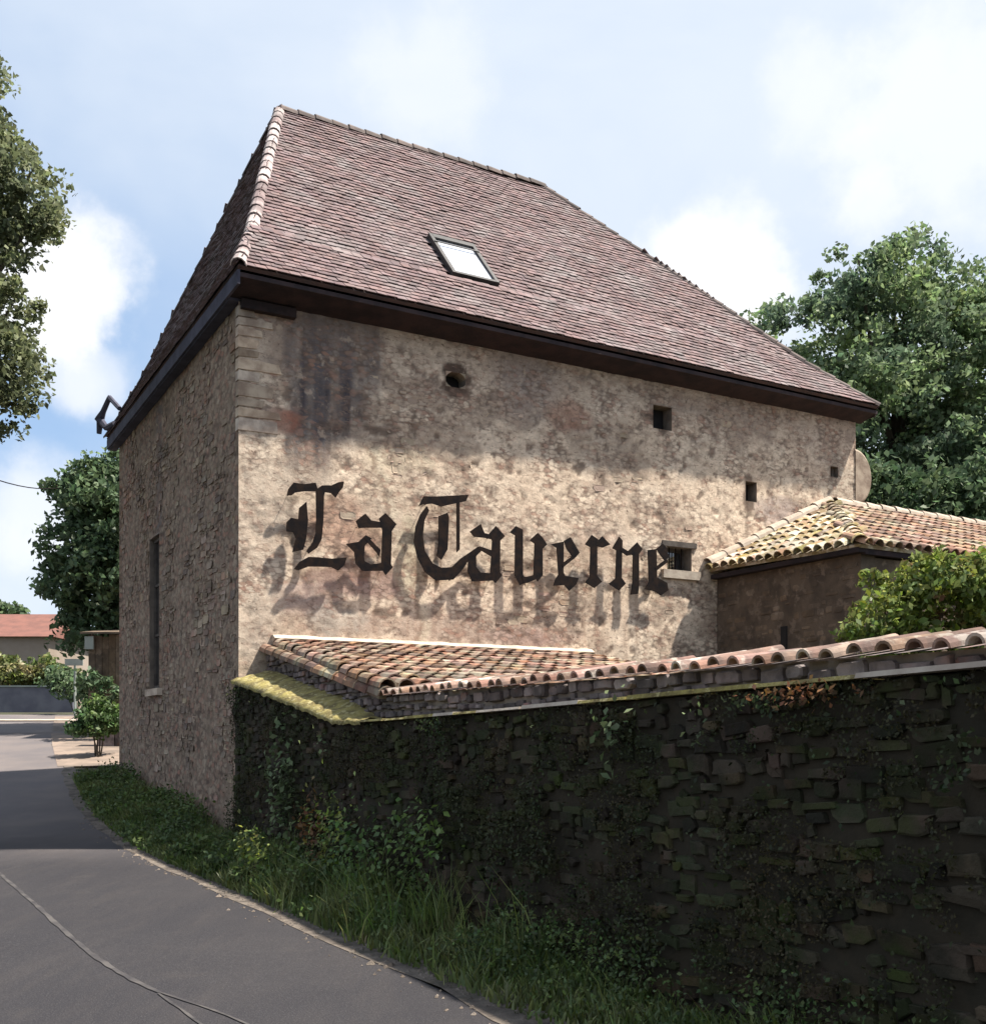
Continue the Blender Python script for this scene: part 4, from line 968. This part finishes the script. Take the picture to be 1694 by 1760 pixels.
MB().add([(x0-.15, 28.3, zt+.02), (x1+.3, 28.3, zt+.02), (x1+.3, 31.7, zt+.45), (x0-.15, 31.7, zt+.45), (x0-.15, 28.3, zt+.07), (x1+.3, 28.3, zt+.07), (x1+.3, 31.7, zt+.5), (x0-.15, 31.7, zt+.5)], [(0,3,2,1),(4,5,6,7),(0,1,5,4),(1,2,6,5),(2,3,7,6),(3,0,4,7)], .4).build('roof', M['brown'], ob)
nb = MB().box((x0-.05, 28.36, pt(0, 1116, 28.4)[2]), (x0+.18, 28.42, pt(0, 1094, 28.4)[2])).build('notice_board', M['signm']); tag(nb, 'small pale notice board on the corner of the brown shed', 'board')
tp = empty('garden_terrace_wall', 'low stone kerb wall above the round bush by the road', 'wall', 'world', (-10, 26.5, gz(26.5)))
xa = pt(168, 1215, 26.5)[0]
for i in range(6): MB().box((xa+i*.42, 26.5, gz(26.5)-.2), (xa+i*.42+.4, 26.8, pt(0, 1217, 26.5)[2]-.09), random.random()).build('stone', M['band'], tp)
for i in range(3): MB().box((xa-.03+i*.85, 26.46, pt(0, 1217, 26.5)[2]-.085), (xa+i*.85+.8, 26.84, pt(0, 1217, 26.5)[2]), random.random()).build('cap_stone', M['pale'], tp)
B = [pb(175, 1225, 24.5, 32, 24, .5), pb(168, 1244, 24.5, 36, 20, .5), pb(142, 1252, 24.5, 24, 13, .4), pb(192, 1238, 24.8, 28, 24, .5), pb(160, 1228, 24.6, 20, 16, .4)]
shrub('low_bush', 'low green bush on the sandy forecourt by the tavern corner', (pt(165, 1255, 24.5)[0], 24.5, gz(24.5)), B, 110, 26, .16, .11, M['leafr'])
B = [pb(150, 1170, 27.9, 22, 22, .3), pb(185, 1190, 27.9, 30, 22, .3), pb(100, 1170, 37, 30, 22, .7), pb(125, 1185, 36.5, 25, 16, .6), pb(165, 1195, 30, 30, 20, .6)]
shrub('dark_bush', 'dark shaded bushes between the sign post and the brown shed', (pt(120, 1195, 36)[0], 36.5, gz(36)), B, 110, 26, .3, .16, M['leafd'])
# overhead cable
cb = MB(); a, c_ = Vector(pt(-60, 806, 18)), Vector(pt(110, 838, 31)); cb.tube([a.lerp(c_, i/10)-Vector((0, 0, .5*math.sin(math.pi*i/10)*.3)) for i in range(11)], .012, 5)
tag(cb.build('overhead_cable', M['iron']), 'thin overhead cable running into the bushy tree on the left', 'cable')
# far hills
b = MB()
for i in range(41):
    x = -900+45*i; b.v += [(x, 700, -5), (x, 760, 12+14*noise.noise(Vector((x*.004, 0, 0)))+6*noise.noise(Vector((x*.02, 3, 0))))]
    if i < 40: b.f.append((2*i, 2*i+2, 2*i+3, 2*i+1)); b.r.append(0)
b.build('hills', M['hill'])['kind'] = 'structure'

# ------------------------------------------------------------------ verge: grass, weeds, creepers
def blades(name, pts, hmin, hmax, m, wd=.012, lean=.35):
    n = len(pts); P = np.array(pts); h = np.random.uniform(hmin, hmax, n)[:, None]*np.array([p_[3] if len(p_) > 3 else 1 for p_ in pts])[:, None]; P = P[:, :3]
    a = np.random.rand(n)*2*np.pi; s = np.stack([np.cos(a), np.sin(a), 0*a], 1)*wd*np.random.uniform(.6, 1.4, n)[:, None]
    l = np.random.normal(size=(n, 3))*lean*h; l[:, 2] = 0; up = np.array([0, 0, 1.0])
    v = np.stack([P-s, P+s, P+s*.7+l*.35+up*h*.55, P-s*.7+l*.35+up*h*.55, P+l+up*h*.95], 1).reshape(-1, 3)
    k = np.arange(n)*5; q = np.stack([k, k+1, k+2, k+3], 1).tolist(); t = np.stack([k+3, k+2, k+4], 1).tolist()
    me = bpy.data.meshes.new(name); me.from_pydata(v.tolist(), [], q+t)
    at = me.attributes.new('rnd', 'FLOAT', 'FACE'); r = np.random.rand(n); at.data.foreach_set('value', np.concatenate([r, r]))
    me.materials.append(m); o = newobj(name, me); o['kind'] = 'stuff'; return o
def wallface(u): return HL(-.14, -u, 0)
pts = []
#print('E', len(E), E[0], E[-1], [tuple(round(c,2) for c in (p.x,p.y,toh((p.x,p.y,0))[0])) for p in E[::8]], flush=True)
def verge_pt():
    while True:
        i = random.uniform(6, len(E)-2); k = int(i); p = E[k].lerp(E[k+1], i-k); yv = p.y
        if yv < 3.5 or yv > 20.5: continue
        nn = nrm2(E, k); q = p-nn*(.10+random.random()**.75*1.35)
        t, s, _ = toh((q.x, q.y, 0))
        if t > -.12: continue
        return q
N1 = 60000
for _ in range(N1):
    q = verge_pt(); t, s, _ = toh((q.x, q.y, 0)); i = min(range(0, len(E), 1), key=lambda k: (E[k]-Vector((q.x, q.y))).length_squared) if False else 0
    dw = min(1.0, max(.15, 1.15+t))           # taller near the wall
    cl_ = .5+.9*max(0, noise.noise(Vector((q.x*1.6, q.y*1.6, 0)))+.25)
    cl_ *= .55+.45*sstep(6.0, 9.5, q.y)
    if random.random() > min(1, .35+cl_*.6): continue
    pts.append((q.x, q.y, gz(q.y)+.0, (.28+.75*(1-min(1, abs(t)/1.1)))*cl_))
blades('grass_verge', pts, .16, .52, M['grass'])['label'] = 'long grass growing between the road edge and the mossy wall'
bpy.data.objects['grass_verge']['category'] = 'grass'
# leafy ground weeds within the grass
wp = []; wsz = []
for _ in range(1500):
    q = verge_pt(); t = toh((q.x, q.y, 0))[0]
    if noise.noise(Vector((q.x*1.3, q.y*1.3, 8))) < -.05: continue
    hgt = random.uniform(.04, .5)*(1-min(.8, abs(t)/1.3))+.03
    for _k in range(22): wsz.append(.028+.03*sstep(5, 12, q.y)); wp.append((q.x+random.gauss(0, .07), q.y+random.gauss(0, .07), gz(q.y)+max(.01, hgt+random.gauss(0, .05))))
wo = leaf_mesh('weeds', M['weedl'], wp, wsz, kind='stuff'); tag(wo, 'broad leaved weeds mixed through the verge grass', 'weeds')
# moss and ivy leaflets spread over the dark wall
ip = []; nn_ = []
Nw = np.array(-D1)
for _ in range(60000):
    u = random.uniform(0, 15); zb = gz(14-CT*u); z = random.uniform(zb, ztop(u)-.03)
    dens = noise.noise(Vector((u*.9, z*1.1, 3)))+.6*noise.noise(Vector((u*2.7, z*3.0, 1)))+.35*(1-(z-zb)/1.9)
    if dens < .5 and random.random() > .035: continue
    p = HL(-.15-random.random()*.07, -u, z); ip.append(tuple(p)); nn_.append(tuple(-D1))
iv = leaf_mesh('wall_ivy', M['ivyl'], ip, .030, nrm=nn_, kind='stuff'); tag(iv, 'thin dark ivy and moss spread over the shaded garden wall', 'ivy')
mp = []
for _ in range(90000):
    u = random.uniform(0, 14.5); zb = gz(14-CT*u); z = random.uniform(zb, ztop(u)-.01)
    if noise.noise(Vector((u*1.6, z*2.2, 13)))+.5*noise.noise(Vector((u*6, z*8, 5))) < -.05: continue
    mp.append(tuple(HL(-.09-random.random()*.035, -u, z)))
ms = leaf_mesh('wall_moss', M['moss_leaf'], mp, .020, nrm=[tuple(-D1)]*len(mp), kind='stuff'); tag(ms, 'dark cushion moss filling the joints of the garden wall', 'moss')
def wallpos(px, py, out=.2):
    r = (px-CX)/F; x0, y0 = X0-CT*out, Y0-ST*out      # plane t = -out
    u = (x0-r*y0)/(-(ST)-r*CT)*1.0
    Y = y0-CT*u; return HL(-out, -u, (HY-py)/F*Y)
def clump(name, label, px, py, rx, rz, n, leaf, m, cat='creeper', group=None, out=.17):
    c = wallpos(px, py, out); rt = empty(name, label, cat, 'world', tuple(c), group)
    q = np.random.normal(size=(n, 3))*np.array([1, 1, 1]); P_ = np.array(c)+np.outer(q[:, 0]*rx*.5, np.array(D2))+np.outer(q[:, 1]*.035, np.array(D1))+np.outer(q[:, 2]*rz*.5, [0, 0, 1])
    leaf_mesh('foliage', m, P_, leaf, rt, nrm=[tuple(-D1*.6+Vector((0, 0, .5)))]*n, o=c)
    sb = MB(); 
    for i in range(4): sb.tube([c+D1*.15+Vector((0, 0, -rz*.5)), c+D2*random.uniform(-rx, rx)*.5+Vector((0, 0, random.uniform(-.4, .5)*rz))], [.006, .003], 4)
    sb.build('stems', M['bark'], rt); return rt
clump('wall_creeper', 'pale leafy creeper climbing the wall close to the tavern corner', 478, 1360, .55, .75, 260, .075, M['leafp'])
clump('dry_fern', 'rusty brown dried fern at the foot of the mossy wall', 535, 1420, .38, .30, 170, .07, M['dry'], 'fern')
clump('wall_fern', 'small bright leaf tuft below the lichen ledge near the tavern corner', 548, 1275, .10, .13, 16, .06, M['leafp'], 'fern')
clump('wall_fern', 'bright green sprig hanging on the upper middle of the dark wall', 1045, 1262, .20, .26, 34, .06, M['leafp'], 'fern')
clump('wall_fern', 'tiny pale sprig on the dark wall right of the bright green sprig', 1198, 1250, .06, .10, 12, .04, M['leafp'], 'fern')
clump('orange_lichen', 'orange lichen and dry moss hanging over the wall ledge', 1370, 1192, .30, .06, 160, .035, M['dry'], 'lichen', out=.15)
clump('weed_tuft', 'leafy weeds with pale stalks against the wall above the grass', 720, 1440, .5, .3, 220, .06, M['leafr'], 'weeds', out=.25)
clump('weed_tuft', 'tall fresh green weeds at the foot of the wall past the dried fern', 610, 1480, .8, .45, 420, .06, M['leafr'], 'weeds', out=.4)
clump('weed_tuft', 'tall yellow green weeds beside the pale creeper at the wall foot', 560, 1460, .6, .5, 420, .055, M['leafs'], 'weeds', out=.35)
clump('weed_tuft', 'low yellow green weeds nearest the road edge below the dried fern', 430, 1475, .7, .28, 300, .05, M['leafs'], 'weeds', out=.75)
tg = []
for _ in range(9000):
    u = random.gauss(4.6, 1.5); o_ = abs(random.gauss(.2, .3))+.14; p = HL(-o_, -u, 0)
    if noise.noise(Vector((p.x*2.2, p.y*2.2, 5)))+.12 < random.random()*.5: continue
    if o_ > .95: continue
    tg.append((p.x, p.y, gz(p.y), random.choice((.5, .6, .8, 1.0))*(1.15-.7*min(1, o_))))
tgo = blades('tall_grass', tg, .25, .75, M['tallg'], wd=.006, lean=.34); tag(tgo, 'tall yellow green grass stalks against the wall near the tavern corner', 'grass')
print('stones', len(gs), len(fs_), len(ws), len(us2), 'tiles', len(mats_n), len(mats_o))
